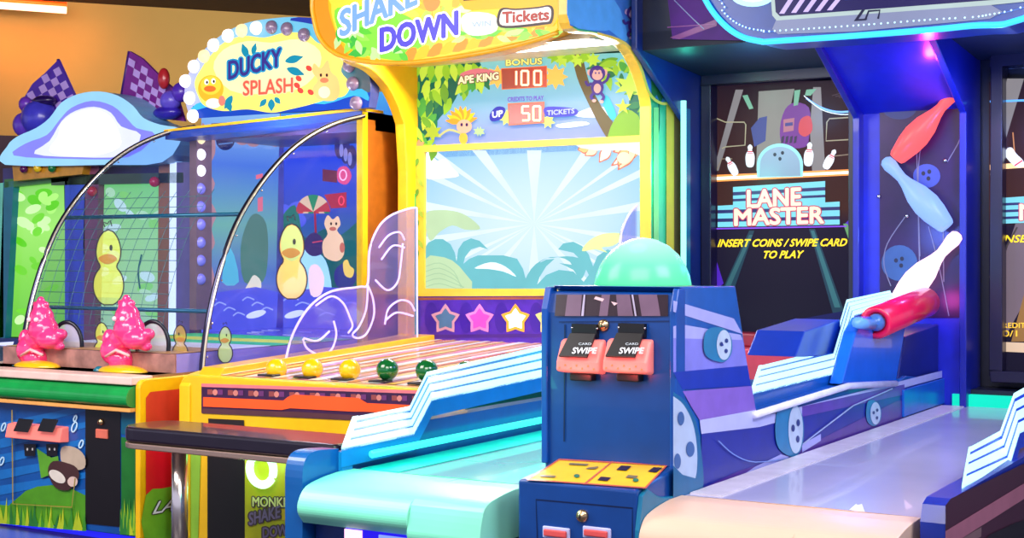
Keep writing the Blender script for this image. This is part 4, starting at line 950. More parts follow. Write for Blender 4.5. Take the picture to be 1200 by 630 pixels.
# plush-like cream animal and grey one
cr, crd = G(250, 205, 160, 1.0), G(210, 110, 90, .9)
bs.poly(sm([(380, 262), (384, 252), (390, 257), (396, 253), (399, 263), (395, 270), (402, 280), (403, 298), (394, 306), (380, 300), (378, 284), (384, 274)], 3), cr, 6)
for x, y in ((388, 262), (394, 262)): bs.poly(el(x, y, 1.2, 1.8), G(70, 30, 40, .6), 7)
bs.poly(el(390, 268, 4, 2.4), crd, 7); bs.poly(el(401, 290, 3, 6), crd, 7)
bs.poly(sm([(358, 280), (368, 272), (378, 280), (378, 296), (366, 300), (357, 292)], 3), G(70, 50, 110, .7), 5); bs.line([(366, 284), (378, 282)], 1.5, G(220, 80, 110, .8), 6)
bs.poly(sm([(352, 300), (360, 292), (378, 300), (386, 320), (386, 348), (350, 350)], 3), G(170, 225, 250, 1), 4); bs.poly(sm([(362, 315), (372, 310), (380, 325), (376, 345), (364, 345)], 3), G(250, 215, 215, 1.1), 5)
bs.poly(sm([(320, 342), (332, 332), (345, 324), (352, 342)], 3), G(170, 226, 250, 1), 5)
bs.poly(sm([(392, 318), (402, 308), (412, 312), (418, 325), (408, 340), (394, 334)], 3), G(50, 50, 140, .7), 5)
bs.poly(sm([(402, 308), (407, 304), (410, 311), (415, 316), (412, 325), (404, 322)], 3), G(250, 210, 100, 1), 6)
bs.poly(sm([(296, 340), (298, 325), (304, 330), (308, 342), (303, 352), (290, 352)], 3), G(240, 236, 200, 1), 5)
for i in range(8):
    x = 322 + i * 14; bs.poly(el(x, 160 - i * 1.5, 9, 8), G(190, 130, 150, .8), 3)
for i in range(3): bs.poly(el(398 + i * 7, 172 + i * 6, 6, 14), G(50, 40, 130, .7), 4 + i * .2); bs.poly(el(400 + i * 5, 176 + i * 5, 2.5, 8), G(150, 150, 225, .8), 5 + i * .2)
bs.poly([(329, 346), (350, 340), (380, 336), (470, 342), (516, 400), (329, 400)], G(96, 104, 236, .85, .05), 4.5)
for i in range(7): bs.line(sm([(332 + i * 14, 352 + 6 * (i % 4)), (340 + i * 14, 348 + 6 * (i % 4)), (350 + i * 14, 351 + 6 * (i % 4))], 3, False), 1.6, G(170, 185, 255, .95, .05), 5)
bs.poly(el(345, 368, 12, 4, -15), G(225, 235, 255, 1, .05), 6)
bs.build('back_scene', dk, label='lit blue pond scene at the back')
# inside of left wall
lw = Art((DX0 + .031, 0, 0), XN)
lw.poly([(236, 130), (328, 130), (322, 400), (236, 400)], GR('wall_water', [(0, (120, 110, 230)), (.3, (90, 120, 200)), (.5, (110, 180, 170)), (.75, (70, 120, 225)), (1, (150, 200, 250))], 'Z', .9, base=.03), 0)
lw.poly(sm([(232, 158), (250, 160), (252, 180), (244, 198), (252, 215), (246, 232), (254, 250), (248, 268), (252, 285), (246, 300), (252, 330), (246, 350), (230, 350)], 3), G(190, 140, 150, .75), 2)
lw.poly(el(264, 164, 11, 12), G(30, 40, 110, .6), 3)
for i in range(3): lw.line([(256, 159 + i * 5), (273, 157 + i * 5)], 1.6, G(90, 130, 200, .8), 4)
for i in range(4): lw.poly(el(284 + i * 13, 162 + 2 * (i % 2), 9, 8), G(180, 130, 150, .75), 2)
lw.poly(sm([(290, 260), (300, 250), (312, 262), (314, 300), (308, 330), (286, 330), (282, 290)], 3), G(90, 140, 120, .7), 3); lw.poly(sm([(260, 330), (270, 290), (280, 330)], 3), G(100, 200, 220, .8), 3)
lw.poly(sm([(285, 345), (292, 330), (298, 322), (306, 330), (304, 345), (294, 352)], 3), G(240, 230, 200, .95), 4)
for q in ([(302, 232), (308, 230), (308, 247), (302, 248)], [(300, 205), (308, 203), (308, 208), (300, 210)]): lw.poly(q, G(235, 110, 130, .9), 4)
lw.poly([(236, 346), (270, 340), (300, 336), (326, 342), (323, 400), (236, 400)], G(96, 104, 236, .85, .05), 4.5)
for i in range(7): lw.line(sm([(240 + i * 11, 352 + 6 * (i % 4)), (246 + i * 11, 348 + 6 * (i % 4)), (254 + i * 11, 351 + 6 * (i % 4))], 3, False), 1.6, G(170, 185, 255, .95, .05), 5)
lw.poly(el(300, 368, 12, 4, -15), G(225, 235, 255, 1, .05), 6)
lw.build('side_scene', dk)
# pond floor inside
fz = .78
fl2 = B(); fl2.box(DX0 + .03, DX1 - .03, 4.5, 6.5, .70, fz, V(150, 140, 220, .2, 0, .15, 6, coat=.4)); fl2.build('pond_floor', dk)
pf2 = Art((0, 0, fz), ZN)
pf2.build('x', dk) if 0 else None
wv = B()
def xs(y0, y1, m, z=fz + .002): wv.box(DX0 + .04, DX1 - .04, y0, y1, z, z + .002, m)
xs(5.75, 6.48, V(110, 110, 235, .25, 0, .15, 8, coat=.3)); xs(5.5, 5.75, V(40, 210, 130, .7)); xs(5.3, 5.5, V(215, 225, 80, .7)); xs(5.12, 5.3, V(40, 190, 130, .7)); xs(4.85, 5.12, V(240, 236, 250, .3)); xs(4.5, 4.85, V(190, 140, 90, .3, 0, .2)); wv.box(DX0 + .03, DX1 - .03, 4.49, 4.499, .70, fz, V(170, 120, 110, .3, 0, .35, 18))
for i in range(14):
    x = DX0 + .1 + random.random() * 1.0; y = 5.8 + random.random() * .6; wv.box(x, x + .08, y, y + .012, fz + .005, fz + .007, V(220, 225, 255))
wv.build('floor_graphic', dk)
# arcs (curved front edges), glass
arc_px = [(236, 440), (238, 415), (242, 385), (250, 345), (261, 305), (277, 262), (302, 220), (332, 184), (362, 160), (395, 144), (426, 136)]
AP = [(p.y, p.z) for p in (PX(x, y, DX1) for x, y in sm(arc_px, 4, False))]
for X, mm in ((DX1, CHROME), (DX0, CHROME)):
    t_ = B(); t_.tube([(X, y, z) for y, z in AP], .013, V(60, 60, 84, .15, .8, 0), 10); t_.tube([(X + .012, y - .004, z + .004) for y, z in AP], .005, V(236, 226, 200, .15, .6, 0), 8); t_.build('glass_edge', dk, label='dark metal trim along the curved glass')
    for k in range(4, len(AP) - 3, 5): B().ball((X + .013, AP[k][0] + .012, AP[k][1] - .012), .005, CHROME, k=8).build('rivet', dk)
GL = CLEAR('side_glass', (240, 242, 255), .03, .0, (200, 200, 255)); GF = CLEAR('front_glass', (240, 246, 255), .03, .02, (200, 210, 255))
for X in (DX0, DX1):
    b_ = B(); b_.prism([(X, y, z) for y, z in AP] + [(X, yr, .72)], (-.006, 0, 0), GL); b_.build('side_glass', dk)
b_ = B(); n_ = len(AP); b_.mesh([(X, y, z) for X in (DX0 + .01, DX1 - .01) for y, z in AP], [(i, i + 1, n_ + i + 1, n_ + i) for i in range(n_ - 1)], GF); b_.build('front_glass', dk)


def at_z(z):
    for (y0, z0), (y1, z1) in zip(AP, AP[1:]):
        if z0 <= z <= z1: return y0 + (y1 - y0) * (z - z0) / (z1 - z0)
    return AP[-1][0]


for px, py in ((264, 250), (243, 365)):
    q = PX(px, py, DX1); B().tube([(DX0, at_z(q.z) + .01, q.z), (DX1, at_z(q.z) + .01, q.z)], .0095, V(10, 90, 120, .25, .3, 0), 8).build('cross_bar', dk, label='dark teal cross bar')
net = B(); NC = V(60, 110, 110, .5); x1n = -4.62
for i in range(12):
    x = DX0 + .03 + i * (x1n - DX0 - .03) / 11; net.tube([(x, y + .006, z) for y, z in AP if .86 < z < 1.52], .0016, NC, 4)
for i in range(13):
    z = .88 + i * .05; net.tube([(DX0 + .02, at_z(z) + .006, z), (x1n, at_z(z) + .006, z)], .0016, NC, 4)
net.build('safety_net', dk)
# top beam + scalloped valance
pL, pR = PX(200, 157, DX0), PX(426, 131, DX1)
tb = B(); tb.prism([(DX0 - .02, pL.y - .02, pL.z - .03), (DX1 + .0, pR.y - .02, pR.z - .035), (DX1, pR.y - .02, pR.z + .005), (DX0 - .02, pL.y - .02, pL.z + .01)], (0, .2, 0), V(30, 70, 170, .3)); tb.build('top_beam', dk)
tb = B(); tb.prism([(DX0 - .02, pL.y - .03, pL.z + .01), (DX1, pR.y - .03, pR.z + .005), (DX1, pR.y - .03, pR.z + .02), (DX0 - .02, pL.y - .03, pL.z + .022)], (0, .2, 0), YEL); tb.build('top_beam_trim', dk)
B().box(DX0, DX1, pR.y + .1, 6.62, 1.84, 1.93, V(90, 70, 120)).build('roof_panel', dk)
# sign
QY = 5.72
so = sm([(222, 136), (216, 110), (222, 84), (236, 62), (258, 42), (285, 28), (315, 22), (350, 20), (385, 26), (412, 42), (428, 70), (434, 100), (430, 126)], 4, False)
sb = B(); sb.prism([PY(x, y, QY + .01) for x, y in so], (0, .08, 0), V(60, 70, 130, .3)); sb.build('sign', dk, .006)
sg2 = Art((0, QY, 0), YN)
sg2.poly(so, GR('sign_wave', [(0, (190, 190, 250)), (.3, (120, 200, 240)), (.75, (60, 190, 230)), (.93, (10, 80, 90)), (1, (10, 60, 80))], 'X', .9), 1)
sg2.poly(sm([(340, 24), (375, 30), (405, 46), (420, 70), (424, 60), (410, 38), (380, 24), (350, 20)], 2), G(40, 60, 170, .8), 3)
sg2.poly([(226, 124), (300, 122), (434, 108), (432, 126), (224, 139)], G(20, 70, 190, .85), 2); sg2.poly(sm([(224, 130), (260, 122), (300, 126), (340, 118), (380, 122), (415, 112), (432, 118), (424, 104), (380, 110), (300, 118), (240, 118)], 3), G(60, 180, 236, .95), 3)
sg2.poly(sm([(232, 112), (228, 96), (236, 80), (246, 66), (262, 50), (285, 42), (310, 44), (335, 38), (360, 40), (372, 50), (392, 56), (402, 70), (400, 84), (410, 98), (404, 112), (385, 116), (365, 122), (340, 128), (318, 132), (290, 128), (262, 130), (240, 124)], 4), G(255, 236, 110, 1.0), 4)
sg2.poly(sm([(250, 80), (262, 58), (290, 48), (318, 50), (350, 46), (375, 60), (372, 84), (350, 104), (310, 110), (270, 106)], 3), G(255, 244, 170, 1.05), 5)
for (x, y, a_, l_, w_) in ((290, 68, 110, 18, 8), (296, 64, 75, 14, 6), (334, 72, 15, 22, 9), (336, 80, -20, 22, 9), (272, 112, 240, 18, 8), (266, 118, 290, 14, 7), (318, 116, 270, 14, 8), (312, 116, 230, 12, 6), (322, 114, 310, 10, 6)):
    sg2.leaf(x, y, a_, l_, w_, G(20, 140, 170, .85), 6)
sg2.text('DUCKY', 268, 93, 329, 77, 21, G(60, 50, 140, .75), 8, .035, 0, G(30, 150, 200, .9), .09)
sg2.text('SPLASH', 285, 112, 343, 108, 17, G(240, 90, 70, .95), 8, .02, 0, G(255, 200, 160, 1), .06)
# simple duckling face and cream animal
sg2.poly(el(247, 104, 15, 16), G(250, 180, 40, .95), 6); sg2.poly(el(247, 100, 12, 11), G(255, 205, 60, 1), 7)
for x, y in ((242, 96), (250, 95)): sg2.poly(el(x, y, 2.6, 3.4), G(255, 250, 240, 1), 8); sg2.poly(el(x + .6, y + .4, 1.2, 1.8), G(50, 30, 40, .5), 9)
sg2.poly(el(246, 104, 7, 3.6), G(235, 110, 40, .95), 8); sg2.poly(el(250, 121, 9, 6), G(255, 245, 220, 1), 8); sg2.poly(el(260, 118, 4, 6), G(240, 130, 110, .9), 8)
sg2.poly(sm([(368, 74), (376, 80), (384, 70), (388, 84), (396, 92), (398, 110), (390, 118), (372, 116), (366, 104), (372, 94), (366, 84)], 3), G(252, 200, 120, .95), 6)
for x, y in ((376, 88), (383, 88)): sg2.poly(el(x, y, 1.4, 2), G(80, 40, 40, .5), 8)
sg2.poly(el(380, 94, 5, 3), G(240, 130, 90, .9), 7); sg2.poly(el(380, 108, 7, 7), G(220, 226, 190, .95), 7)
for x, y in ((362, 80), (350, 92), (352, 106), (364, 108), (348, 100)): sg2.poly(el(x, y, 4, 3, 40), G(220, 70, 60, .95), 6)
sg2.build('sign_face', dk, label='backlit yellow splash sign face')
lit = G(255, 246, 255, 1.5); lit2 = G(255, 226, 170, 1.1); off = V(140, 120, 150, .2, 0, .05, coat=.4); lil = V(150, 140, 235, .2, 0, .05, coat=.4)
for x, y, m_ in ((228, 78, lit), (218, 95, lit), (223, 115, lit), (227, 136, lit), (251, 53, lit), (268, 42, lit), (284, 36, lit2), (301, 33, lit), (319, 32, off), (337, 34, off), (357, 41, off), (410, 77, off), (414, 98, off), (418, 121, off), (240, 66, lit2)):
    p = PY(x, y, QY - .012); B().lathe([(.036, 0), (.036, .006), (.031, .02), (.017, .03), (0, .033)], p, YN, m_, 18).build('sign_bulb', dk, label='lit white bulb' if m_ in (lit, lit2) else 'unlit bulb')
for y, m_ in ((162, lit2), (181, lit), (200, lit), (221, lil), (242, lil), (263, lil), (284, lil), (305, lil), (327, lil)):
    p = PX(234, y, DX0 + .04); B().lathe([(.033, 0), (.033, .006), (.028, .02), (.015, .028), (0, .03)], p, Vector((1, -.6, 0)), m_, 16).build('column_bulb', dk)
B().box(DX0, DX0 + .05, 5.75, 5.87, .8, 1.86, V(130, 100, 110, .4)).build('bulb_column', dk)


# translucent printed ducks on the glass
def duck(A, cx, cy, s, fill, line, bill, L=1, look=1):
    tr = lambda pts: [(cx + look * a * s, cy + b * s) for a, b in pts]
    rt, lf = [], []
    for k in range(45):
        y = -43 + k * 2
        hw = 14.5 * math.sqrt(max(0, 1 - ((y + 20) / 23) ** 2)) * (1 + .006 * (y + 20)); bw = 18 * math.sqrt(max(0, 1 - ((y - 22) / 24) ** 2)); nk = 10 if -18 < y < 20 else 0
        rt.append((max(hw, bw, nk), y)); lf.append((-max(hw, bw, nk), y))
    body = tr(rt + lf[::-1][:-1])
    A.poly(body, fill, L); A.line(body, 1.7 * min(1, s + .3), line, L + 1, True)
    A.poly(el(cx + look * 3 * s, cy - 22 * s, 1.8 * s, 3.5 * s), line, L + 2)
    A.poly(tr([(-12, -9), (-5, -14), (4, -14), (10, -9), (4, -4), (-4, -3)]), bill, L + 2, 3)
    A.line(sm(tr([(-4, -46), (-6, -52), (-1, -50), (2, -54), (4, -47)]), 2, False), 1.5 * s, line, L + 1)


def trans(name, col, a_):
    m = CLEAR(name, (255, 255, 255), .02, a_, col); return m


T1, T2, T3 = trans('duck_yellow', (214, 226, 90), .62), trans('duck_brown', (190, 160, 60), .6), trans('duck_line', (60, 56, 70), .85)
TB = trans('duck_bill', (190, 130, 70), .7); T4 = trans('duck_pale', (190, 220, 140), .7); T5 = trans('duck_gold', (250, 206, 110), .8)
d1 = PX(236, 420, DX1)


def front_decal(cx, cy, s, fill, bill, look=1):
    d = ray(cx, cy); t = 4.0                                           # meet the curved front
    o = Vector((0, 0, EYE))
    while t < 9:
        p = o + d * t
        if p.y >= at_z(p.z) - .012 and p.z > .6: break
        t += .005
    A = Art(p, Vector((0, -1, .30 if p.z > 1 else .15)).normalized()); duck(A, cx, cy, s, fill, T3, bill, 1, look)
    return A.build('duck_target', dk, label='printed duck target')


front_decal(127, 312, 1.0, T1, TB); front_decal(119, 400, .52, T1, TB); front_decal(211, 402, .5, T2, TB, -1)
A = Art((DX1 + .002, 0, 0), XN); duck(A, 342, 305, 1.0, T5, T3, TB, 1)
A.poly(el(342, 285, 13, 21), T4, 1.5); A.build('duck_target', dk, label='printed duck target')
A = Art((DX1 + .002, 0, 0), XN); duck(A, 264, 403, .48, T4, T3, TB, 1); A.build('duck_target', dk, label='printed duck target')
# counter, front panel, side
CZ = .655
rl = sm([(4.36, .665), (4.29, .668), (4.235, .65), (4.215, .615), (4.23, .58), (4.29, .57)], 4, False)
B().profX(rl + [(4.36, .57)], DX0 - .1, DX1 - .034, V(20, 150, 70, .3, 0, .2, 10, coat=.3)).build('counter_edge', dk, label='green rolled counter edge')
B().box(DX0 - .1, DX1 - .03, 4.24, 4.66, .666, .70, V(236, 200, 190, .3, 0, .1)).build('counter_top', dk, .006)
B().box(DX0 - .1, DX1 - .034, 4.235, 4.28, .555, .572, V(240, 170, 90, .3)).build('counter_trim', dk, .003)
B().box(DX0 - .1, DX1 - .034, 4.29, 4.34, .03, .58, V(10, 80, 160, .3, 0, .15, 8, coat=.3)).build('front_panel', dk, .004)
fp = [(4.262, .03), (4.262, .62)] + [(4.302 - .04 * math.cos(a_), .655 + .035 * math.sin(a_)) for a_ in (0, .4, .8, 1.2, 1.57)] + [(4.6, .69), (4.6, .03)]
B().profX(fp, DX1 - .032, DX1 - .004, YEL).build('side_board', dk, .006, label='yellow-edged side board')
rs = Art((DX1 - .004, 0, 0), XN)
rs.poly([(171, 640), (171, 466), (176, 459), (214, 455), (240, 455), (240, 640)], V(214, 60, 40, .3, 0, .1, coat=.2), 1)
rs.poly([(171, 516), (240, 510), (240, 575), (200, 570), (171, 578)], V(222, 14, 40, .3, 0, .06), 2)
rs.poly(sm([(171, 640), (171, 580), (190, 572), (215, 568), (240, 568), (240, 640)], 2), V(120, 190, 50, .3, 0, .15), 3)
rs.text('LAI', 179, 602, 206, 597, 15, V(240, 240, 250), 6, .02, .5, V(30, 20, 40), .07)
rs.build('side_graphic', dk)
fg = Art((0, 4.289, 0), YN)
for i in range(6): fg.poly([(-20, 500 + i * 18), (120, 470 + i * 20), (120, 476 + i * 20), (-20, 512 + i * 18)], V(24, 110, 190, .3), 1)
gr_ = [(0, 610), (-10, 590), (10, 592), (30, 575), (60, 568), (100, 580), (100, 618), (60, 614)]
fg.poly(gr_, V(80, 150, 30, .3, 0, .15), 2, 2)
for i in range(46):
    x = -5 + i * 3.7; hh = random.uniform(12, 30)
    if 99 < x < 142: continue
    fg.poly([(x - 2.5, 613 + x * .09), (x + random.uniform(-3, 3), 611 + x * .09 - hh), (x + 2.5, 613 + x * .09)], V(*random.choice(((120, 180, 30), (180, 200, 40), (60, 140, 40), (40, 120, 50)))), 3 + .1 * i)
fg.poly([(100, 476), (141, 478), (141, 617), (100, 613)], V(18, 12, 16, .35), 2)
fg.poly([(142, 512), (164, 512), (164, 620), (142, 617)], V(30, 110, 40, .3, 0, .2), 2); fg.poly([(142, 480), (164, 480), (164, 512), (142, 508)], V(10, 90, 120, .3), 2)
for i in range(12):
    x = 142 + i * 1.9; fg.poly([(x - 2, 622), (x, 595 - 6 * (i % 3)), (x + 2, 622)], V(*((150, 190, 40), (60, 150, 50))[i % 2]), 6 + .1 * i)
# coconut picture
fg.poly([(43, 525), (60, 536), (68, 534), (70, 552), (48, 560)], V(90, 160, 40), 8, 0)
fg.poly(sm([(72, 524), (88, 524), (99, 534), (99, 548), (86, 550), (73, 544)], 3), V(190, 170, 150), 8); fg.poly(sm([(56, 552), (62, 540), (78, 542), (90, 548), (92, 560), (80, 574), (64, 570)], 3), V(70, 40, 40), 9)
fg.poly(el(67, 558, 11, 6, 35), V(225, 215, 205), 10); fg.poly(el(85, 564, 6, 6), V(220, 190, 180), 11)
fg.line([(14, 480), (15, 590), (84, 594), (88, 560)], 1.4, V(160, 140, 60), 12)
for x, y, r in ((87, 500, 5), (95, 520, 4), (2, 540, 4), (4, 500, 4), (88, 490, 3)): fg.line(el(x, y, r * .5, r * 1.2, 20), 1.6, V(190, 225, 250), 4, True)
for x in (35, 61): fg.poly([(x - 7, 520), (x + 7, 520), (x + 6, 534), (x - 6, 534)], V(20, 16, 24), 9); 
for x in (32, 38, 58, 64): fg.poly(el(x, 526, 1, 1.6), V(210, 210, 210), 10)
fg.build('front_graphic', dk)
# coin mechs: slanted bright red housing with black covers
q0, q1 = PY(15, 494, 4.28), PY(79, 517, 4.28)
hs = B(); hs.profX([(4.29, q0.z), (4.25, q0.z - .005), (4.235, q1.z), (4.29, q1.z - .004)], q0.x, q1.x, G(240, 120, 110, .45, .9)); H = hs.build('card_reader', dk, .005, label='pink-red card reader housing')
for x0, x1 in ((19, 36), (47, 65)):
    a_, b__ = PY(x0, 492, 4.24), PY(x1, 506, 4.24); B().prism([(a_.x + .012, 4.248, a_.z + .008), (b__.x + .012, 4.248, a_.z + .008), (b__.x, 4.228, b__.z), (a_.x, 4.228, b__.z)], (0, -.006, 0), BLACK).build('slot_cover', H, .002)
lock(119, 494, 4.286, dk, .014)
q = PY(120, 508, 4.286); B().box(q.x - .035, q.x + .035, 4.278, 4.289, q.z - .02, q.z + .02, V(220, 110, 90)).build('coin_return', dk, .004)
B().box(DX0 - .1, DX1 - .06, 4.31, 4.6, .0, .03, G(40, 40, 255, .8)).build('underglow_strip', dk, label='blue glowing strip under the front')
area('underglow', (-5.1, 4.25, .06), 1.0, .7, (.1, .15, 1), (-5.1, 4.0, 0), .1)
# pink blasters with hand wheels
PK = V(250, 60, 130, .2, 0, .04, 10, coat=.6)
prev = None
for bx_, by_ in ((50, 440), (150, 442)):
    base = PY(bx_ - 4, by_, 4.47); S = .00385
    P_ = lambda dx, dy, dY=0: Vector((base.x + dx * S * 1.5, 4.47 + dY, base.z - (dy) * S))
    b_ = B()
    for dx, dy, r, sc, dY in ((2, -78, 8, (1, 1, 1.3), 0), (3, -68, 12, (1, 1, 1.1), 0), (5, -54, 14.5, (1.05, 1, 1), 0), (14, -44, 13, (1.2, .9, .75), -.01), (-10, -30, 14, (1, 1, 1), 0), (-4, -20, 12, (1, 1, 1), 0), (-16, -42, 8, (.8, .9, 1.3), 0), (-4, -8, 7, (1, 1, 1.2), 0), (2, -88, 4, (1, 1, 1.3), 0), (-4, -84, 3, (1, 1, 1.2), 0), (8, -84, 3, (1, 1, 1.2), 0), (24, -50, 7, (1, 1, .8), 0), (22, -36, 6, (1.2, .8, .7), 0), (-2, -44, 12, (1, 1, 1), 0)):
        b_.ball(P_(dx, dy, dY), r * S * 1.22, PK, sc, 16)
    o_ = b_.build('water_blaster', dk, loc=base, label='glossy pink figure-shaped water blaster')
    md = o_.modifiers.new('remesh', 'REMESH'); md.mode = 'VOXEL'; md.voxel_size = .005; md.use_smooth_shade = True
    ms = o_.modifiers.new('smooth', 'SMOOTH'); ms.iterations = 4
    for ex in (-1, 7): B().ball(P_(ex, -67, -.052), .011, V(255, 210, 225)).build('eye', o_)
    nb = B(); nb.tube([P_(-10, -24, -.055), P_(2, -32, -.06), P_(14, -26, -.05)], .007, V(250, 190, 190)); nb.build('hose', o_)
    wc = P_(12, -36, .10); wr = .104; ax_ = Vector((.35, -1, 0)).normalized(); u_ = ax_.cross(Vector((0, 0, 1))).normalized()
    wb = B(); wb.tube([wc + wr * (math.cos(t) * u_ * .72 + math.sin(t) * Vector((0, 0, 1))) for t in [i * math.tau / 28 for i in range(28)]], .0095, V(16, 24, 40, .3), 8, True)
    w_o = wb.build('aiming_ring', dk, label='black aiming ring behind the blaster')
    b2_ = B(); b2_.face([wc + (wr - .006) * (math.cos(t) * u_ * .72 + math.sin(t) * Vector((0, 0, 1))) for t in [i * math.tau / 28 for i in range(28)]], CLEAR('ring_disc', (255, 255, 255), .1, .55, (220, 225, 235))); b2_.build('ring_disc', w_o)
    ba = B(); ba.ball(Vector((base.x + .02, 4.44, .70)), .12, V(250, 190, 20, .25, 0, .06, coat=.4), (1.15, .55, .24)); ba.build('blaster_base', dk, label='yellow blaster mount')
    kb = B(); kb.ball(P_(-18, -6, -.05), .026, V(30, 110, 130, .25)); kb.build('pivot_knob', dk, label='teal pivot knob')

# ------------------------------------------------------------------ green game cabinet further left
GY = 6.25
gc = thing('shooter_game_cabinet', 'arcade cabinet at far left with green screens, glowing white cloud-shaped sign and checkered flags', 'arcade cabinet', (-6.7, 6.5, 0))
B().box(-7.75, -5.64, 6.36, 7.1, 0, 1.78, V(70, 60, 130)).build('cabinet_body', gc)
B().box(-7.75, -5.64, 5.3, 6.3, 0, .62, V(60, 50, 130)).build('cabinet_base', gc)
ga = Art((0, GY + .05, 0), YN)
gsc = GR('green_screen_picture', [(0, (90, 190, 20)), (.4, (120, 215, 50)), (.7, (150, 230, 90)), (1, (120, 205, 80))], 'Z', .95)
ga.poly([(8, 222), (75, 210), (78, 396), (2, 394)], gsc, 1)
for i in range(26):
    x = 14 + random.random() * 52; y = 225 + random.random() * 150; ga.poly(el(x, y, random.uniform(5, 11), random.uniform(3, 6), random.uniform(-50, 50)), G(*random.choice(((170, 240, 120), (110, 210, 50), (200, 250, 170), (90, 200, 30))), .95), 2 + i * .05)
ga.build('game_screen', gc, label='green lit screen at the left')
ga = Art((0, GY + .05, 0), YN)
ga.poly([(112, 216), (190, 214), (190, 420), (108, 420)], GR('green_screen_b', [(0, (150, 200, 190)), (.3, (170, 230, 150)), (.7, (160, 235, 140)), (1, (120, 225, 110))], 'Z', .92), 1)
for i in range(20):
    x = 118 + random.random() * 66; y = 225 + random.random() * 160; ga.poly(el(x, y, random.uniform(5, 11), random.uniform(3, 6), random.uniform(-50, 50)), G(*random.choice(((190, 240, 180), (140, 225, 110), (210, 245, 225))), .92), 2 + i * .05)
ga.line(sm([(166, 298), (162, 318), (164, 338)], 3, False), 2, G(20, 110, 110, .7), 5)
ga.build('game_screen', gc, label='pale green lit screen seen through the clear front')
fb = Art((0, GY, 0), YN)
for q, m_ in (([(-4, 215), (4, 214), (4, 395), (-6, 396)], V(120, 230, 200, .3)), ([(4, 213), (16, 212), (6, 396), (-2, 396)], V(20, 120, 150, .3)), ([(76, 190), (100, 190), (98, 420), (76, 420)], V(50, 90, 220, .3)), ([(82, 190), (90, 190), (90, 420), (80, 420)], V(110, 190, 250, .3)),
              ([(100, 190), (116, 190), (110, 420), (94, 420)], V(140, 80, 110, .3)), ([(186, 190), (199, 190), (199, 420), (184, 420)], V(180, 120, 70, .3)), ([(207, 190), (222, 190), (222, 420), (206, 420)], V(130, 120, 170, .3)),
              ([(60, 205), (215, 202), (215, 214), (60, 217)], V(60, 90, 60, .3)), ([(5, 210), (80, 204), (80, 212), (5, 220)], V(60, 130, 60, .3))): fb.prism([fb.q(x, y, 0) for x, y in q], (0, .05, 0), m_)
fb.prism([fb.q(x, y, 0) for x, y in ((199, 190), (207, 190), (206, 420), (197, 420))], (0, .05, 0), G(235, 250, 255, 1.2))
fb.prism([fb.q(x, y, 0) for x, y in ((-10, 396), (60, 396), (60, 440), (-10, 440))], (0, .05, 0), V(40, 60, 130)); fb.prism([fb.q(x, y, 2) for x, y in ((0, 401), (16, 400), (12, 412), (-6, 413))], (0, .05, 0), G(210, 215, 255, 1))
fb.prism([fb.q(x, y, 0) for x, y in ((60, 400), (215, 400), (215, 440), (60, 440))], (0, .05, 0), V(120, 110, 130))
fb.build('screen_frame', gc)
for (x, y) in ((108, 224), (181, 213)):
    B().ball(PY(x, y, GY - .02), .032, V(225, 50, 80, .2, coat=.5), (1, 1, 1)).build('red_lamp', gc, label='round red lamp')
# glass-top deck items
gm = sm([(6, 193), (8, 172), (20, 160), (42, 150), (58, 138), (72, 120), (92, 110), (116, 107), (138, 112), (156, 124), (168, 138), (188, 146), (210, 150), (214, 160), (190, 190), (120, 193)], 3)
mb_ = B(); mb_.prism([PY(x, y, GY - .1) for x, y in gm], (0, .2, 0), V(130, 200, 240, .3, 0, .05)); mb_.build('sign', gc, label='pale blue cloud-shaped sign body')
mf = Art((0, GY - .1, 0), YN); mf.poly(gm, G(150, 208, 246, .9), 1)
mf.poly(sm([(16, 182), (30, 168), (55, 158), (70, 140), (84, 126), (108, 118), (132, 124), (148, 138), (160, 150), (182, 158), (150, 184), (80, 186)], 3), G(130, 130, 245, .95), 2)
mf.poly(sm([(40, 180), (58, 165), (72, 142), (88, 130), (110, 125), (130, 132), (142, 148), (165, 158), (146, 182), (90, 184)], 3), G(210, 215, 255, 1.1), 3)
mf.poly(sm([(58, 176), (68, 160), (72, 145), (90, 132), (110, 128), (128, 136), (138, 152), (140, 172), (110, 182), (76, 182)], 3), G(255, 255, 255, 1.6), 4); mf.build('sign_face', gc, label='glowing white sign face')
bb = Art((0, GY - .06, 0), YN); bb.prism([bb.q(x, y, 0) for x, y in ((14, 190), (100, 186), (96, 204), (16, 212))], (0, .1, 0), V(214, 150, 40, .3, 0, .2)); bb.build('lamp_board', gc)
for x, y, c_ in ((28, 198, (90, 20, 90)), (44, 197, (255, 210, 30)), (61, 197, (10, 120, 60))): B().ball(PY(x, y, GY - .08), .026, V(*c_, .2, 0, .05, coat=.5)).build('round_lamp', gc)


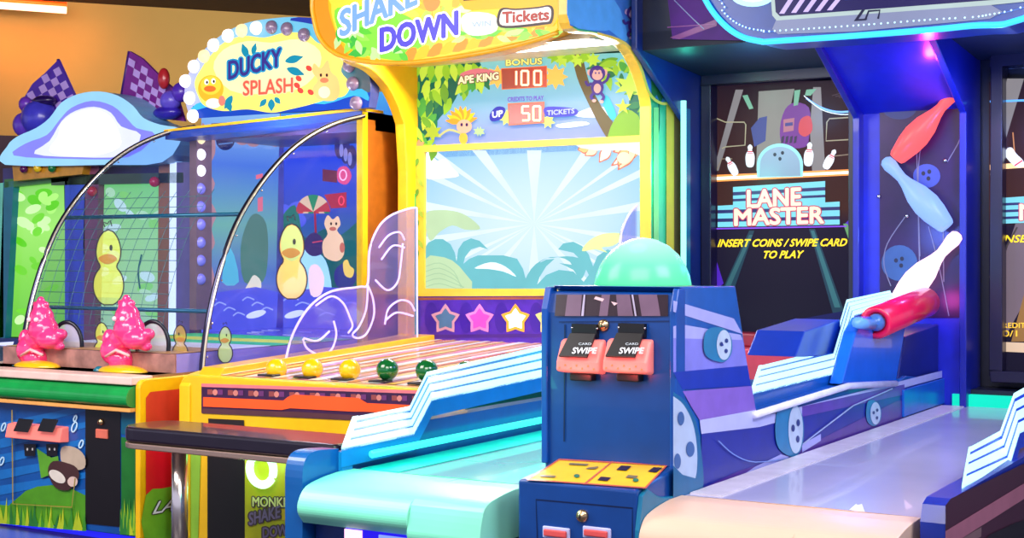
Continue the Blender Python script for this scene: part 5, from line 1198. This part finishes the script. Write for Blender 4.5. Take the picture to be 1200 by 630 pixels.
def flag(outl, c1, c2, nx, ny, org, ux, uy, lab):
    A = Art((0, GY + .1, 0), YN); A.prism([A.q(x, y, -1) for x, y in outl], (0, .02, 0), c1)
    def inside(x, y):
        c = False; n = len(outl)
        for i in range(n):
            (xa, ya), (xb, yb) = outl[i], outl[i - 1]
            if (ya > y) != (yb > y) and x < (xb - xa) * (y - ya) / (yb - ya) + xa: c = not c
        return c
    for i in range(nx):
        for j in range(ny):
            if (i + j) % 2: continue
            cx, cy = org[0] + i * ux[0] + j * uy[0], org[1] + i * ux[1] + j * uy[1]
            q = [(cx, cy), (cx + ux[0], cy + ux[1]), (cx + ux[0] + uy[0], cy + ux[1] + uy[1]), (cx + uy[0], cy + uy[1])]
            if all(inside(*k) for k in q): A.poly(q, c2, 1)
    A.build('checkered_flag', gc, label=lab)
    B().tube([PY(outl[0][0], outl[0][1], GY + .12), PY(outl[-1][0], outl[-1][1], GY + .12)], .012, V(70, 30, 130)).build('flag_pole', gc)


PUR, LIL2 = V(84, 40, 180, .4, 0, .15), V(205, 170, 250, .4, 0, .1)
flag([(68, 70), (52, 86), (38, 98), (26, 118), (24, 150), (60, 160), (90, 118)], PUR, LIL2, 12, 12, (12, 90), (7, -4), (4, 8), 'purple checkered flag beside the cloud sign, left')
flag([(152, 60), (166, 68), (182, 84), (205, 106), (216, 142), (180, 138), (158, 128), (143, 112)], V(130, 36, 150, .4, 0, .15), LIL2, 12, 12, (130, 46), (7.5, 4.5), (-1.5, 8), 'purple checkered flag beside the cloud sign, right')
hb_ = B()
for x, y, r, sc, c_ in ((46, 138, .13, (1, .8, .9), (74, 70, 220)), (28, 146, .08, (1, .8, 1), (110, 70, 220)), (52, 118, .07, (1.3, .8, .5), (40, 16, 90)), (30, 122, .05, (1, .8, 1), (120, 60, 200))): hb_.ball(PY(x, y, GY + .05), r, V(*c_, .3, 0, .2, 14, coat=.3), sc)
hb_.build('sign_figure', gc, label='blue and purple rounded helmet figure')
hb_ = B()
for x, y, r, sc, c_ in ((200, 118, .07, (1, .8, .9), (110, 90, 230)), (192, 92, .04, (1, .8, 1.6), (200, 40, 50)), (212, 108, .06, (1, .8, 1), (90, 50, 200)), (196, 132, .07, (1.5, .8, .6), (60, 40, 190))): hb_.ball(PY(x, y, GY + .05), r, V(*c_, .3, 0, .2, 14, coat=.3), sc)
hb_.build('sign_figure', gc, label='small purple figure with red cap')

# ------------------------------------------------------------------ bench
bn = thing('bench', 'narrow bench with padded black top and copper edge on chrome posts, before the yellow game', 'bench', (-3.6, 4.0, 0))
bzt = .558
tp = B(); y0, y1 = 3.86, 4.12; rr = .1
p0 = PZ(160, 495, bzt); p1 = PZ(398, 521, bzt)
ol = []
xa, xb = p0.x, -3.02
for cx, cy, a0 in ((xa + rr, y1 - rr, 90), (xa + rr, y0 + rr, 180), (xb - .02, y0 + .02, 270), (xb - .02, y1 - .02, 0)):
    r = rr if a0 in (90, 180) else .02
    for k in range(7): a_ = math.radians(a0 + k * 15); ol.append((cx + r * math.cos(a_), cy + r * math.sin(a_), bzt))
tp.prism(ol, (0, 0, -.058), V(26, 16, 34, .3, 0, .15, coat=.5)); tp.build('bench_top', bn, .012)
tr_ = B(); tr_.prism([(x, y, bzt - .06) for x, y, z in ol], (0, 0, -.022), V(226, 190, 170, .22, .85, 0)); tr_.build('edge_trim', bn, .004, label='copper-coloured metal edge')
for x, r in ((PY(213, 560, 4.0).x, .031), (-3.15, .031)):
    B().lathe([(r, 0), (r, .47)], (x, 3.99, 0), ZN, V(226, 214, 210, .2, .9, 0), 24).lathe([(.09, 0), (.09, .012), (.04, .02)], (x, 3.99, 0), ZN, CHROME, 24).build('post', bn, label='chrome post')
